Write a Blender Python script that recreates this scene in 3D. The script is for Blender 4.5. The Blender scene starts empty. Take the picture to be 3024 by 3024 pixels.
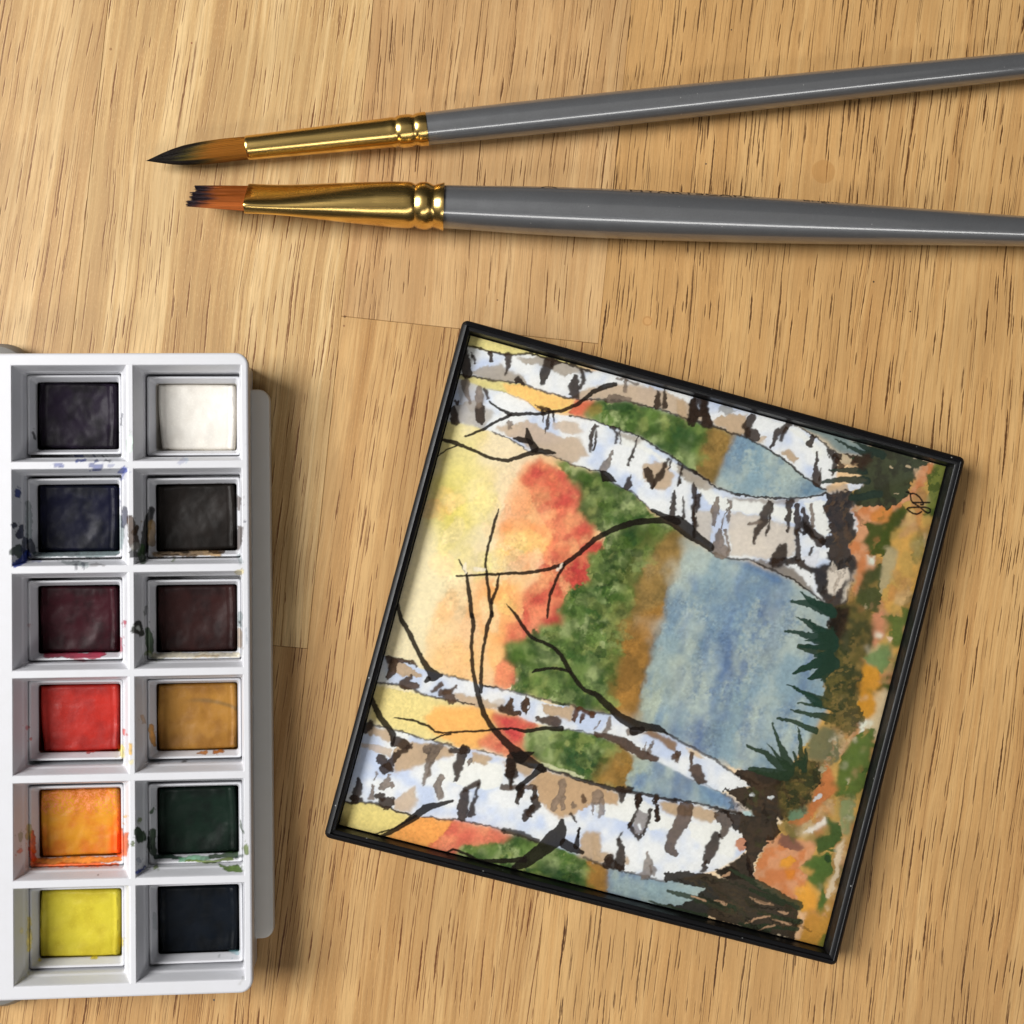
import bpy, bmesh, math, random
import numpy as np
from mathutils import Vector, Matrix

# ------------------------------------------------------------------ camera
# Everything is measured in millimetres and stored in metres (MM).  The table top is z = 0,
# the phone camera looks down from 231 mm, leaning about three degrees.
MM = 0.001
SC = bpy.context.scene
COL = SC.collection
CAM_H = 231.0
FPX, CPX = 3356.0, 1512.0                      # focal length and centre of the 3024 px photograph
_n = np.array([0.05467036, -0.01595643, -0.99837696])
_x = np.array([1.0, 0, 0]) - _n * _n[0]
_x /= np.linalg.norm(_x)
CM = np.array([_x, np.cross(_n, _x), _n])      # rows: world axes in camera (x right, y down, z forward)


def at(u, v, z=0.0):
    """photograph pixel -> millimetres on the plane at height z (used to measure, not to paint)"""
    d = CM @ np.array([(u - CPX) / FPX, (v - CPX) / FPX, 1.0])
    s = (z - CAM_H) / d[2]
    return np.array([d[0] * s, d[1] * s])


def proj(p):
    """(N,3) millimetres -> photograph pixels"""
    q = (np.asarray(p, float) - np.array([0, 0, CAM_H])) @ CM
    return CPX + FPX * q[:, :2] / q[:, 2:3]


cam_d = bpy.data.cameras.new('camera')
cam_d.sensor_width = 36.0
cam_d.lens = 36.0 * FPX / 3024.0
cam_d.clip_start = 0.005
cam_d.clip_end = 20.0
cam = bpy.data.objects.new('camera', cam_d)
COL.objects.link(cam)
R = np.column_stack([CM[:, 0], -CM[:, 1], -CM[:, 2]])
mw = Matrix([list(r) + [0] for r in R] + [[0, 0, 0, 1]])
mw.translation = Vector((0, 0, CAM_H * MM))
cam.matrix_world = mw
SC.camera = cam

# ------------------------------------------------------------------ light: one big window on the left, a dim room
w = bpy.data.worlds.new('World')
SC.world = w
w.use_nodes = True
bg = w.node_tree.nodes['Background']
bg.inputs[0].default_value = (1.0, 0.97, 0.93, 1)
bg.inputs[1].default_value = 0.02


def area(name, loc, target, sx, sy, power, color):
    d = bpy.data.lights.new(name, 'AREA')
    d.shape = 'RECTANGLE'
    d.size, d.size_y = sx, sy
    d.energy = power
    d.color = color
    o = bpy.data.objects.new(name, d)
    COL.objects.link(o)
    o.location = loc
    o.rotation_euler = (Vector(target) - Vector(loc)).to_track_quat('-Z', 'Y').to_euler()
    return o


area('window_light', (-0.97, 0.22, 1.0), (0, 0, 0), 0.72, 0.72, 33.5, (1.0, 0.985, 0.96))
area('far_window_light', (0.25, -1.05, 1.15), (0, 0.05, 0), 1.7, 0.22, 6.0, (1.0, 0.98, 0.95))

area('ceiling_light', (0.1, 0.1, 1.6), (0.1, 0.1, 0), 1.5, 1.5, 1.35, (1.0, 0.96, 0.90))

SC.view_settings.view_transform = 'Standard'
SC.view_settings.look = 'None'
SC.view_settings.exposure = 0.0
SC.view_settings.gamma = 1.0
SC.view_settings.use_curve_mapping = False
SC.render.film_transparent = False
SC.cycles.max_bounces = 4
SC.cycles.use_adaptive_sampling = True
SC.cycles.adaptive_threshold = 0.02

# ------------------------------------------------------------------ helpers


def lin(c):
    """sRGB 0-255 -> linear"""
    c = np.asarray(c, float) / 255.0
    return np.where(c <= 0.04045, c / 12.92, ((c + 0.055) / 1.055) ** 2.4)


def lin4(c):
    return tuple(float(x) for x in lin(c)) + (1.0,)


def obj(name, verts, faces, mat, parent=None, smooth=None, colors=None):
    me = bpy.data.meshes.new(name)
    v = np.asarray(verts, np.float64) * MM
    if isinstance(faces, np.ndarray):
        nf, k = faces.shape
        me.vertices.add(len(v))
        me.vertices.foreach_set('co', v.ravel().astype(np.float32))
        me.loops.add(nf * k)
        me.loops.foreach_set('vertex_index', faces.ravel().astype(np.int32))
        me.polygons.add(nf)
        me.polygons.foreach_set('loop_start', np.arange(0, nf * k, k, dtype=np.int32))
        me.update(calc_edges=True)
        me.validate()
    else:
        me.from_pydata([tuple(p) for p in v], [], [tuple(f) for f in faces])
    if colors is not None:
        a = me.color_attributes.new('pigment', 'FLOAT_COLOR', 'POINT')
        c = np.ones((len(v), 4), np.float32)
        c[:, :3] = colors
        a.data.foreach_set('color', c.ravel())
    if smooth is not None:
        me.polygons.foreach_set('use_smooth', np.ones(len(me.polygons), bool))
        me.update()
        me.set_sharp_from_angle(angle=math.radians(smooth))
    me.materials.append(mat)
    o = bpy.data.objects.new(name, me)
    COL.objects.link(o)
    o.parent = parent
    return o


def empty(name, loc=(0, 0, 0), rz=0.0, label=None, cat=None, group=None, kind=None):
    o = bpy.data.objects.new(name, None)
    o.empty_display_size = 0.01
    COL.objects.link(o)
    o.location = Vector(loc) * MM
    o.rotation_euler = (0, 0, rz)
    if label:
        o['label'] = label
    if cat:
        o['category'] = cat
    if group:
        o['group'] = group
    if kind:
        o['kind'] = kind
    return o


class Mesh:
    """collects vertices, faces (and a colour per vertex)"""

    def __init__(self):
        self.v, self.f, self.c = [], [], []

    def add(self, verts, faces, col=None):
        b = len(self.v)
        self.v += [tuple(p) for p in verts]
        self.f += [tuple(i + b for i in f) for f in faces]
        if col is not None:
            self.c += [tuple(col)] * len(verts) if np.ndim(col) == 1 else [tuple(c) for c in col]
        return b

    def loft(self, rings, closed=True, cap0=False, cap1=False, col=None):
        n = len(rings[0])
        vs = [p for r in rings for p in r]
        fs = []
        for i in range(len(rings) - 1):
            for j in range(n if closed else n - 1):
                k = (j + 1) % n
                fs.append((i * n + j, i * n + k, (i + 1) * n + k, (i + 1) * n + j))
        if cap0:
            fs.append(tuple(range(n - 1, -1, -1)))
        if cap1:
            fs.append(tuple((len(rings) - 1) * n + j for j in range(n)))
        return self.add(vs, fs, col)

    def grid(self, P):
        """P: (a,b,3) array"""
        a, b = P.shape[:2]
        fs = [(i * b + j, (i + 1) * b + j, (i + 1) * b + j + 1, i * b + j + 1) for i in range(a - 1) for j in range(b - 1)]
        return self.add(P.reshape(-1, 3), fs)


def rrect(x0, x1, y0, y1, r, z, nc=6, ns=1):
    """rounded rectangle, counter-clockwise, nc segments per corner, ns per side"""
    pts = []
    cs = [(x1 - r, y1 - r, 0), (x0 + r, y1 - r, 90), (x0 + r, y0 + r, 180), (x1 - r, y0 + r, 270)]
    for i, (cx, cy, a0) in enumerate(cs):
        arc = [(cx + r * math.cos(math.radians(a0 + 90 * k / nc)), cy + r * math.sin(math.radians(a0 + 90 * k / nc))) for k in range(nc + 1)]
        pts += arc
        nx, ny, a1 = cs[(i + 1) % 4]
        e = (nx + r * math.cos(math.radians(a1)), ny + r * math.sin(math.radians(a1)))
        s = arc[-1]
        for k in range(1, ns):
            pts.append((s[0] + (e[0] - s[0]) * k / ns, s[1] + (e[1] - s[1]) * k / ns))
    return [(x, y, z) for x, y in pts]


# value noise on the photograph's pixel scale (numpy)
_rng = np.random.RandomState(11)
_LAT = _rng.rand(16, 256, 256).astype(np.float32)


def vnoise(x, y, scale, layer=0, sy=None):
    x = np.asarray(x, np.float32) / scale + 1000.0
    y = np.asarray(y, np.float32) / (sy or scale) + 1000.0
    xi = np.floor(x).astype(int)
    yi = np.floor(y).astype(int)
    fx = x - xi
    fy = y - yi
    fx = fx * fx * (3 - 2 * fx)
    fy = fy * fy * (3 - 2 * fy)
    L = _LAT[layer % 16]
    a = L[yi & 255, xi & 255]
    b = L[yi & 255, (xi + 1) & 255]
    c = L[(yi + 1) & 255, xi & 255]
    d = L[(yi + 1) & 255, (xi + 1) & 255]
    return (a * (1 - fx) + b * fx) * (1 - fy) + (c * (1 - fx) + d * fx) * fy


def fbm(x, y, scale, layer=0, sy=None, oct=3):
    s, t, a = 0, 0, 1.0
    for k in range(oct):
        s = s + a * vnoise(x, y, scale / 2 ** k, layer + 3 * k, (sy or scale) / 2 ** k)
        t += a
        a *= 0.55
    return s / t


def sstep(a, b, x):
    t = np.clip((x - a) / (b - a), 0, 1)
    return t * t * (3 - 2 * t)


class Canvas:
    """pigment laid on scattered points; shapes are polygons and brush strokes with wobbly, pooled edges"""

    def __init__(self, px, base, warp=1.0):
        self.x = px[:, 0].astype(np.float32)
        self.y = px[:, 1].astype(np.float32)
        self.img = np.empty((len(px), 3), np.float32)
        self.img[:] = base
        f1 = 5.0 * warp
        self.wx = f1 * (fbm(self.x, self.y, 26, 0) - .5) * 2 + 2.2 * warp * (vnoise(self.x, self.y, 6, 4) - .5) * 2
        self.wy = f1 * (fbm(self.x, self.y, 26, 1) - .5) * 2 + 2.2 * warp * (vnoise(self.x, self.y, 6, 5) - .5) * 2
        self.gran = (fbm(self.x, self.y, 7, 7, oct=2) - .5) * 2
        self.cloud = (fbm(self.x, self.y, 70, 8) - .5) * 2
        self.bleed = 0.55 + 5.0 * np.clip(fbm(self.x, self.y, 45, 14, oct=2) - .42, 0, 1) ** 1.2 * 2.2

    def _sel(self, pts, pad):
        p = np.asarray(pts, np.float32)
        m = (self.x > p[:, 0].min() - pad) & (self.x < p[:, 0].max() + pad) & (self.y > p[:, 1].min() - pad) & (self.y < p[:, 1].max() + pad)
        return np.nonzero(m)[0]

    def _lay(self, i, m, sd, col, edge, var, mult):
        c = np.empty((len(i), 3), np.float32)
        if callable(col):
            c[:] = col(self.x[i], self.y[i])
        else:
            c[:] = lin(col)
        k = 1 + var * (0.6 * self.gran[i] + 1.1 * self.cloud[i])
        if edge:
            k = k * (1 - edge * np.exp(-(sd / 4.0) ** 2))
        c = c * k[:, None]
        if mult:
            c = self.img[i] * np.clip(c, 0, 1)
        self.img[i] = self.img[i] * (1 - m[:, None]) + c * m[:, None]

    def poly(self, pts, col, a=1.0, soft=2.0, warp=1.0, edge=.12, var=.08, mult=False, grow=0.0, bleed=True):
        p = np.asarray(pts, np.float32)
        i = self._sel(p, soft * 2 + 14 * warp + grow)
        if not len(i):
            return
        x = self.x[i] + warp * self.wx[i]
        y = self.y[i] + warp * self.wy[i]
        d2 = np.full(len(i), 1e9, np.float32)
        ins = np.zeros(len(i), bool)
        for k in range(len(p)):
            ax, ay = p[k]
            bx, by = p[(k + 1) % len(p)]
            dx, dy = bx - ax, by - ay
            L = dx * dx + dy * dy + 1e-6
            t = np.clip(((x - ax) * dx + (y - ay) * dy) / L, 0, 1)
            d2 = np.minimum(d2, (x - ax - t * dx) ** 2 + (y - ay - t * dy) ** 2)
            if ay != by:
                ins ^= ((ay > y) != (by > y)) & (x < dx * (y - ay) / dy + ax)
        sd = np.sqrt(d2) * np.where(ins, 1, -1) + grow
        sf = soft * (self.bleed[i] if bleed else 1.0)
        m = sstep(-sf, sf, sd) * a
        k = m > 0.003
        self._lay(i[k], m[k], sd[k], col, edge, var, mult)

    def stroke(self, pts, col, a=1.0, soft=1.3, warp=.6, edge=.1, var=.15, mult=False):
        """pts: (x, y, width)"""
        p = np.asarray(pts, np.float32)
        if len(p) == 1:
            p = np.vstack([p, p + [[.5, .5, 0]]])
        wmax = float(p[:, 2].max())
        i = self._sel(p[:, :2], wmax + soft * 2 + 10 * warp)
        if not len(i):
            return
        x = self.x[i] + warp * self.wx[i]
        y = self.y[i] + warp * self.wy[i]
        sd = np.full(len(i), -1e9, np.float32)
        for k in range(len(p) - 1):
            ax, ay, aw = p[k]
            bx, by, bw = p[k + 1]
            dx, dy = bx - ax, by - ay
            t = np.clip(((x - ax) * dx + (y - ay) * dy) / (dx * dx + dy * dy + 1e-6), 0, 1)
            d = np.sqrt((x - ax - t * dx) ** 2 + (y - ay - t * dy) ** 2)
            sd = np.maximum(sd, (aw + (bw - aw) * t) / 2 - d)
        m = sstep(-soft, soft, sd) * a
        k = m > 0.003
        self._lay(i[k], m[k], sd[k], col, edge, var, mult)


# ------------------------------------------------------------------ node helper
class Nodes:
    def __init__(self, name):
        self.mat = bpy.data.materials.new(name)
        self.mat.use_nodes = True
        self.t = self.mat.node_tree
        self.t.nodes.clear()
        self.out = self.n('ShaderNodeOutputMaterial')
        self.b = self.n('ShaderNodeBsdfPrincipled')
        self.t.links.new(self.b.outputs[0], self.out.inputs[0])

    def n(self, typ, **kw):
        nd = self.t.nodes.new(typ)
        for k, v in kw.items():
            setattr(nd, k, v)
        return nd

    def set(self, sock, v):
        if hasattr(v, 'node'):
            self.t.links.new(v, sock)
        else:
            sock.default_value = v

    def m(self, op, a, b=0.0, c=None, clamp=False):
        nd = self.n('ShaderNodeMath', operation=op, use_clamp=clamp)
        self.set(nd.inputs[0], a)
        self.set(nd.inputs[1], b)
        if c is not None:
            self.set(nd.inputs[2], c)
        return nd.outputs[0]

    def rng(self, v, a, b, lo=0.0, hi=1.0, smooth=True):
        nd = self.n('ShaderNodeMapRange')
        nd.interpolation_type = 'SMOOTHSTEP' if smooth else 'LINEAR'
        self.set(nd.inputs[0], v)
        self.set(nd.inputs[1], a)
        self.set(nd.inputs[2], b)
        self.set(nd.inputs[3], lo)
        self.set(nd.inputs[4], hi)
        return nd.outputs[0]

    def comb(self, x, y, z=0.0):
        nd = self.n('ShaderNodeCombineXYZ')
        for s, v in zip(nd.inputs, (x, y, z)):
            self.set(s, v)
        return nd.outputs[0]

    def noise(self, vec, scale=1.0, detail=2.0, rough=.5, dim='3D'):
        nd = self.n('ShaderNodeTexNoise', noise_dimensions=dim)
        self.set(nd.inputs['Vector'], vec)
        nd.inputs['Scale'].default_value = scale
        nd.inputs['Detail'].default_value = detail
        nd.inputs['Roughness'].default_value = rough
        return nd.outputs[0]

    def mix(self, f, a, b, blend='MIX'):
        nd = self.n('ShaderNodeMix', data_type='RGBA', blend_type=blend)
        self.set(nd.inputs[0], f)
        self.set(nd.inputs[6], a)
        self.set(nd.inputs[7], b)
        return nd.outputs[2]

    def bump(self, h, strength, dist):
        nd = self.n('ShaderNodeBump')
        nd.inputs['Strength'].default_value = strength
        nd.inputs['Distance'].default_value = dist
        self.set(nd.inputs['Height'], h)
        self.t.links.new(nd.outputs[0], self.b.inputs['Normal'])

    def p(self, **kw):
        for k, v in kw.items():
            self.set(self.b.inputs[k.replace('_', ' ')], v)
        return self

    def coord(self, scale=1000.0):
        tc = self.n('ShaderNodeTexCoord')
        nd = self.n('ShaderNodeVectorMath', operation='SCALE')
        self.t.links.new(tc.outputs['Object'], nd.inputs[0])
        nd.inputs['Scale'].default_value = scale
        return nd.outputs[0]

    def attr(self):
        nd = self.n('ShaderNodeAttribute')
        nd.attribute_name = 'pigment'
        return nd.outputs['Color']
# ------------------------------------------------------------------ the table: glued wooden staves
TH = math.radians(5.6)
table = empty('table_top', (0, 0, 0), -TH, kind='structure')


def to_table(p):
    c, s = math.cos(TH), math.sin(TH)
    return (p[0] * c - p[1] * s, p[0] * s + p[1] * c)


def wood(name, light, mid, dark, dens, tilt, seed, stripe, pore=(104, 66, 34), spots=(), pw=1.0):
    N = Nodes(name)
    sp = N.n('ShaderNodeSeparateXYZ')
    N.set(sp.inputs[0], N.coord())
    X, Y = sp.outputs[0], sp.outputs[1]
    def ns(fx, fy, off, detail=2, rough=.5, x=None):
        return N.noise(N.comb(N.m('MULTIPLY_ADD', x if x is not None else X, fx, seed * 7.3 + off * 11.7), N.m('MULTIPLY_ADD', Y, fy, seed * 3.9 + off * 5.1)), 1, detail, rough, '2D')

    # the grain leans and wanders
    x1 = N.m('ADD', N.m('MULTIPLY_ADD', Y, -tilt, X), N.m('MULTIPLY', N.m('SUBTRACT', ns(.02, .010, 1), .5), 4.0))
    x1 = N.m('ADD', x1, N.m('MULTIPLY', N.m('SUBTRACT', ns(.22, .055, 2), .5), .38))
    # growth bands
    band = ns(.16, .0040, 3, 3, .62, x1)
    band2 = ns(.80, .010, 4, 3, .6, x1)
    bb = N.m('MULTIPLY_ADD', N.m('SUBTRACT', band2, .5), .60, band)
    cr = N.n('ShaderNodeValToRGB')
    e = cr.color_ramp.elements
    e[0].position, e[0].color = .5 - .22 / stripe, lin4(dark)
    e[1].position, e[1].color = .5 + .20 / stripe, lin4(light)
    k = e.new(.5)
    k.color = lin4(mid)
    N.set(cr.inputs[0], bb)
    col = cr.outputs[0]
    # fibres and mottling
    fib = ns(3.2, .13, 5, 3, .6, x1)
    col = N.mix(N.rng(fib, .40, .70, 0, .42), col, lin4([c * .82 for c in mid]))
    fib2 = ns(6.5, .9, 6, 2, .6, x1)
    col = N.mix(N.rng(fib2, .52, .80, 0, .30), col, lin4([min(255, c * 1.08) for c in light]))
    mot = ns(.06, .035, 7)
    col = N.mix(N.rng(mot, .40, .68, 0, .40), col, lin4([c * .88 for c in mid]))
    # open pores: ragged dark dashes, the window's light on their far edge painted as a pale line
    group = ns(.16, .012, 8, 2, .5, x1)
    rag = ns(1.5, .8, 9)
    wig = N.m('MULTIPLY', N.m('SUBTRACT', ns(.3, .22, 10), .5), .20)
    layers = ((.66, .045, .09, .23, .66, 1.0), (1.05, .085, .06, .16, .52, .9), (.60, .0135, .045, .11, .74, .92), (1.7, .055, .03, .07, .50, .6))
    for li, (sx, sy, wmin, wmax, pres, strength) in enumerate(layers):
        wmin, wmax = wmin * pw, wmax * pw
        vo = N.n('ShaderNodeTexVoronoi', voronoi_dimensions='2D', feature='F1')
        vec = N.comb(N.m('MULTIPLY_ADD', x1, sx, seed * 3.1 + li * 17), N.m('MULTIPLY_ADD', Y, sy, seed * 1.7))
        N.set(vo.inputs['Vector'], vec)
        vo.inputs['Scale'].default_value = 1.0
        d = N.n('ShaderNodeVectorMath', operation='SUBTRACT')
        N.set(d.inputs[0], vec)
        N.set(d.inputs[1], vo.outputs['Position'])
        ds = N.n('ShaderNodeSeparateXYZ')
        N.set(ds.inputs[0], d.outputs[0])
        rc = N.n('ShaderNodeSeparateXYZ')
        N.set(rc.inputs[0], vo.outputs['Color'])
        sdx = N.m('ADD', N.m('DIVIDE', ds.outputs[0], sx), wig)
        dx = N.m('ABSOLUTE', sdx)
        dy = N.m('ABSOLUTE', ds.outputs[1])
        half = N.m('MULTIPLY_ADD', rc.outputs[2], .36, .12)
        taper = N.rng(dy, N.m('MULTIPLY', half, .35), half, 1, 0)
        wd = N.m('MULTIPLY', N.m('MULTIPLY_ADD', rc.outputs[0], wmax - wmin, wmin), N.m('MULTIPLY', taper, N.m('MULTIPLY_ADD', rag, 1.5, .3)))
        line = N.rng(dx, N.m('MULTIPLY', wd, .45), N.m('ADD', wd, .035), 1, 0)
        on = N.rng(N.m('SUBTRACT', N.m('MULTIPLY_ADD', group, 1.3, pres * dens - .65), rc.outputs[1]), -.02, .04)
        amt = N.m('MULTIPLY', N.m('MULTIPLY', on, N.rng(taper, 0, .3)), N.m('MULTIPLY_ADD', rc.outputs[0], .55 * strength, .45 * strength))
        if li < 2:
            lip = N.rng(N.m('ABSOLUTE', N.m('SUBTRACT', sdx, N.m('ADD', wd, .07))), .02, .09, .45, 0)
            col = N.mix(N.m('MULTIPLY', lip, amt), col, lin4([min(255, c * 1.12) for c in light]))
        col = N.mix(N.m('MULTIPLY', line, amt), col, lin4(pore))
    geo = N.n('ShaderNodeNewGeometry')
    for (wx, wy, r, c, amt) in spots:
        d = N.n('ShaderNodeVectorMath', operation='DISTANCE')
        N.set(d.inputs[0], geo.outputs['Position'])
        d.inputs[1].default_value = (wx * MM, wy * MM, 0)
        col = N.mix(N.rng(d.outputs['Value'], r * MM * .86, r * MM, amt, 0), col, lin4(c))
    N.p(Base_Color=col, Roughness=N.m('MULTIPLY_ADD', fib, .16, .40), Specular_IOR_Level=.32)
    return N.mat


spotC = [tuple(at(2432, 507)) + (2.65, (166, 120, 66), .5), tuple(at(1912, 948)) + (1.1, (168, 118, 66), .5),
         tuple(at(1912, 948)) + (.75, (205, 160, 104), .5), tuple(at(2085, 484)) + (.2, (62, 58, 54), .9),
         tuple(at(2580, 832)) + (.22, (52, 40, 34), .9), tuple(at(2688, 920)) + (.2, (70, 54, 42), .9), tuple(at(2160, 88)) + (.18, (60, 52, 44), .9)]
spotA = [tuple(at(327, 145)) + (.3, (128, 88, 50), .7), tuple(at(566, 127)) + (.2, (128, 70, 44), .9),
         tuple(at(632, 2953)) + (.24, (84, 78, 70), .9)]
spotB = [tuple(at(1469, 886)) + (.18, (80, 56, 40), .8), tuple(at(1018, 935)) + (.3, (90, 56, 34), .7), tuple(at(1016, 962)) + (.22, (110, 62, 38), .7)]
W_A1 = wood('oiled_wood_pale_striped', (213, 182, 132), (193, 157, 105), (172, 134, 86), 1.0, .03, 3.3, 1.3, (112, 72, 38), spots=spotA, pw=.8)
W_A0 = wood('oiled_wood_pale', (208, 176, 127), (190, 153, 102), (171, 132, 84), 1.0, .05, 5.6, 1.25, (114, 74, 40), spots=spotA, pw=.8)
W_A2 = wood('oiled_wood_tan', (197, 159, 107), (185, 144, 93), (166, 124, 75), .97, .02, 8.1, 1.2, (98, 60, 30), spots=spotA, pw=.9)
W_B1 = wood('oiled_wood_plain', (200, 164, 116), (188, 149, 101), (173, 133, 87), .84, .0, 14.7, 1.0, (94, 60, 30), spots=spotB, pw=.85)
W_B2 = wood('oiled_wood_flecked', (200, 162, 109), (186, 145, 93), (168, 126, 76), 1.0, .05, 21.9, 1.15, (100, 58, 28), spots=spotB, pw=.9)
W_C1 = wood('oiled_wood_golden', (201, 162, 108), (192, 150, 96), (178, 136, 84), .96, .015, 31.2, .9, (74, 44, 20), spots=spotC)
W_D1 = wood('oiled_wood_golden_streaked', (201, 162, 108), (191, 149, 95), (176, 133, 82), .96, .035, 44.6, 1.2, (80, 48, 22), spots=spotC)

EDGE = [-183.9, -131.3, -78.7, -26.1, 26.5, 79.1, 131.7, 184.3]
JOINTS = {0: [(-220, 220, W_B1)], 1: [(-220, -60, W_D1), (-60, 220, W_A0)], 2: [(-220, -26.5, W_A2), (-26.5, 220, W_A1)],
          3: [(-220, 41.0, W_B2), (41.0, 220, W_B1)], 4: [(-220, 220, W_C1)], 5: [(-220, -150, W_A2), (-150, 220, W_D1)], 6: [(-220, 220, W_B1)]}
for i in range(7):
    for (y0, y1, mt) in JOINTS[i]:
        x0, x1 = EDGE[i] + .02, EDGE[i + 1] - .02
        M = Mesh()
        rings = [rrect(x0, x1, y0 + .02, y1 - .02, .05, -18, 1), rrect(x0, x1, y0 + .02, y1 - .02, .05, -.10, 1),
                 rrect(x0 + .06, x1 - .06, y0 + .08, y1 - .08, .05, 0, 1)]
        M.loft(rings, cap0=True, cap1=True)
        obj('plank', M.v, M.f, mt, table)
# ------------------------------------------------------------------ plain materials
def plastic(name, c, rough=.38, attr=False, spec=.45, mottle=.0):
    N = Nodes(name)
    base = N.attr() if attr else lin4(c)
    v = N.coord()
    nz = N.noise(v, .35, 3)
    base = N.mix(N.rng(nz, .35, .7, 0, .10), base, N.mix(1.0, base, lin4((238, 236, 230)), 'MULTIPLY'))
    N.p(Base_Color=base, Roughness=N.m('MULTIPLY_ADD', N.noise(v, 2.2, 2), .18, rough - .08), Specular_IOR_Level=spec)
    N.bump(N.noise(v, 6, 2), .05, .00005)
    return N.mat


WHITE = (203, 204, 209)
M_tray = plastic('white_plastic_stained', WHITE, .34, attr=True)
M_pan = plastic('pan_plastic_stained', WHITE, .30, attr=True)
M_lower = plastic('white_plastic', (226, 225, 222), .4)
M_lid = plastic('grey_plastic', (128, 126, 122), .4)
N = Nodes('black_frame_plastic')
v = N.coord()
vo = N.n('ShaderNodeTexVoronoi')                       # specks of dust
N.set(vo.inputs['Vector'], v)
vo.inputs['Scale'].default_value = .30
dust = N.rng(vo.outputs['Distance'], .03, .055, .55, 0)
N.p(Base_Color=N.mix(dust, (.006, .006, .007, 1), (.5, .5, .48, 1)), Roughness=N.m('MULTIPLY_ADD', N.noise(v, .5, 3), .25, .26), Specular_IOR_Level=.24)
N.bump(N.noise(v, 1.2, 3), .05, .0001)
M_frame = N.mat

# ------------------------------------------------------------------ the paint box
PR = math.radians(.63)
PO = at(31, 1077, 12)                      # upper left inner corner of the compartments
box = empty('paint_box', (PO[0], PO[1], 0), PR, 'white plastic watercolour box holding two columns of half pans', 'paint box')
HX = [(0.0, 21.8), (22.57, 43.15)]
PITCH, CH = 19.68, 18.5
HY = [(-k * PITCH - CH, -k * PITCH) for k in range(6)]
TX0, TX1, TY0, TY1 = -14.0, 44.38, -119.4, 2.2
ZT = 12.0


def box_world(P):
    P = np.asarray(P, float)
    c, s = math.cos(PR), math.sin(PR)
    return np.column_stack([PO[0] + P[:, 0] * c - P[:, 1] * s, PO[1] + P[:, 0] * s + P[:, 1] * c, P[:, 2]])


M = Mesh()
BV = .45
# rim sheet
xs, ys = [], []


def span(a, b, h):
    n = max(1, int(round((b - a) / h)))
    return list(np.linspace(a, b, n + 1))[:-1]


for a, b in zip([TX0 + BV, HX[0][0], HX[0][1], HX[1][0], HX[1][1]], [HX[0][0], HX[0][1], HX[1][0], HX[1][1], TX1 - BV]):
    xs += span(a, b, .27)
xs.append(TX1 - BV)
yb = [TY0 + BV]
for (a, b) in reversed(HY):
    yb += [a, b]
yb.append(TY1 - BV)
for a, b in zip(yb[:-1], yb[1:]):
    ys += span(a, b, .27)
ys.append(yb[-1])
xs, ys = np.array(xs), np.array(ys)
RC = 2.0


def corner(x, y):
    cx, cy = TX1 - BV - RC, None
    if x > cx:
        for cyy, sgn in ((TY1 - BV - RC, 1), (TY0 + BV + RC, -1)):
            if (y - cyy) * sgn > 0:
                d = math.hypot(x - cx, y - cyy)
                if d > RC:
                    return cx + (x - cx) * RC / d, cyy + (y - cyy) * RC / d
    return x, y


idx = {}


def vid(i, j):
    if (i, j) not in idx:
        x, y = corner(xs[i], ys[j])
        idx[(i, j)] = len(M.v)
        M.v.append((x, y, ZT))
    return idx[(i, j)]


for i in range(len(xs) - 1):
    mx = (xs[i] + xs[i + 1]) / 2
    for j in range(len(ys) - 1):
        my = (ys[j] + ys[j + 1]) / 2
        if any(a < mx < b for a, b in HX) and any(a < my < b for a, b in HY):
            continue
        M.f.append((vid(i, j), vid(i + 1, j), vid(i + 1, j + 1), vid(i, j + 1)))
# outer wall
rings = []
for ins, z in ((BV, ZT), (BV * .55, ZT - .06), (BV * .18, ZT - .22), (0, ZT - .5), (0, ZT - 1.5), (.3, ZT - 1.75), (.85, ZT - 1.9), (1.0, 5), (1.05, .8), (1.6, .3)):
    rings.append(rrect(TX0 + ins, TX1 - ins, TY0 + ins, TY1 - ins, max(.3, RC + BV - ins), z, 8, 1))
M.loft(rings[::-1], cap0=True)
# compartments
prof = [(0, 18.0), (.07, 17.97), (.16, 17.85), (.24, 17.6), (.42, 16.9), (.58, 16.2), (.74, 15.5), (.80, 15.2), (.92, 14.95), (1.04, 14.75), (1.10, 14.3), (1.12, 13.4), (1.14, 12), (1.15, 9), (1.15, 6.9)]
prof = [(i, z - 6) for i, z in prof]


def dense(pr, step):
    out = [pr[0]]
    for (i0, z0), (i1, z1) in zip(pr[:-1], pr[1:]):
        n_ = max(1, int(math.ceil(math.hypot(i1 - i0, z1 - z0) / step)))
        out += [(i0 + (i1 - i0) * q / n_, z0 + (z1 - z0) * q / n_) for q in range(1, n_ + 1)]
    return out


prof = dense(prof, .35)
for hx in HX:
    for hy in HY:
        rings = [rrect(hx[0] + i, hx[1] - i * (2.1 if hx is HX[0] else 1.0), hy[0] + i, hy[1] - i, .12 + .25 * i, z, 2, 72) for i, z in prof]
        M.loft(rings, cap1=True)
TRAY = M

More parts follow.
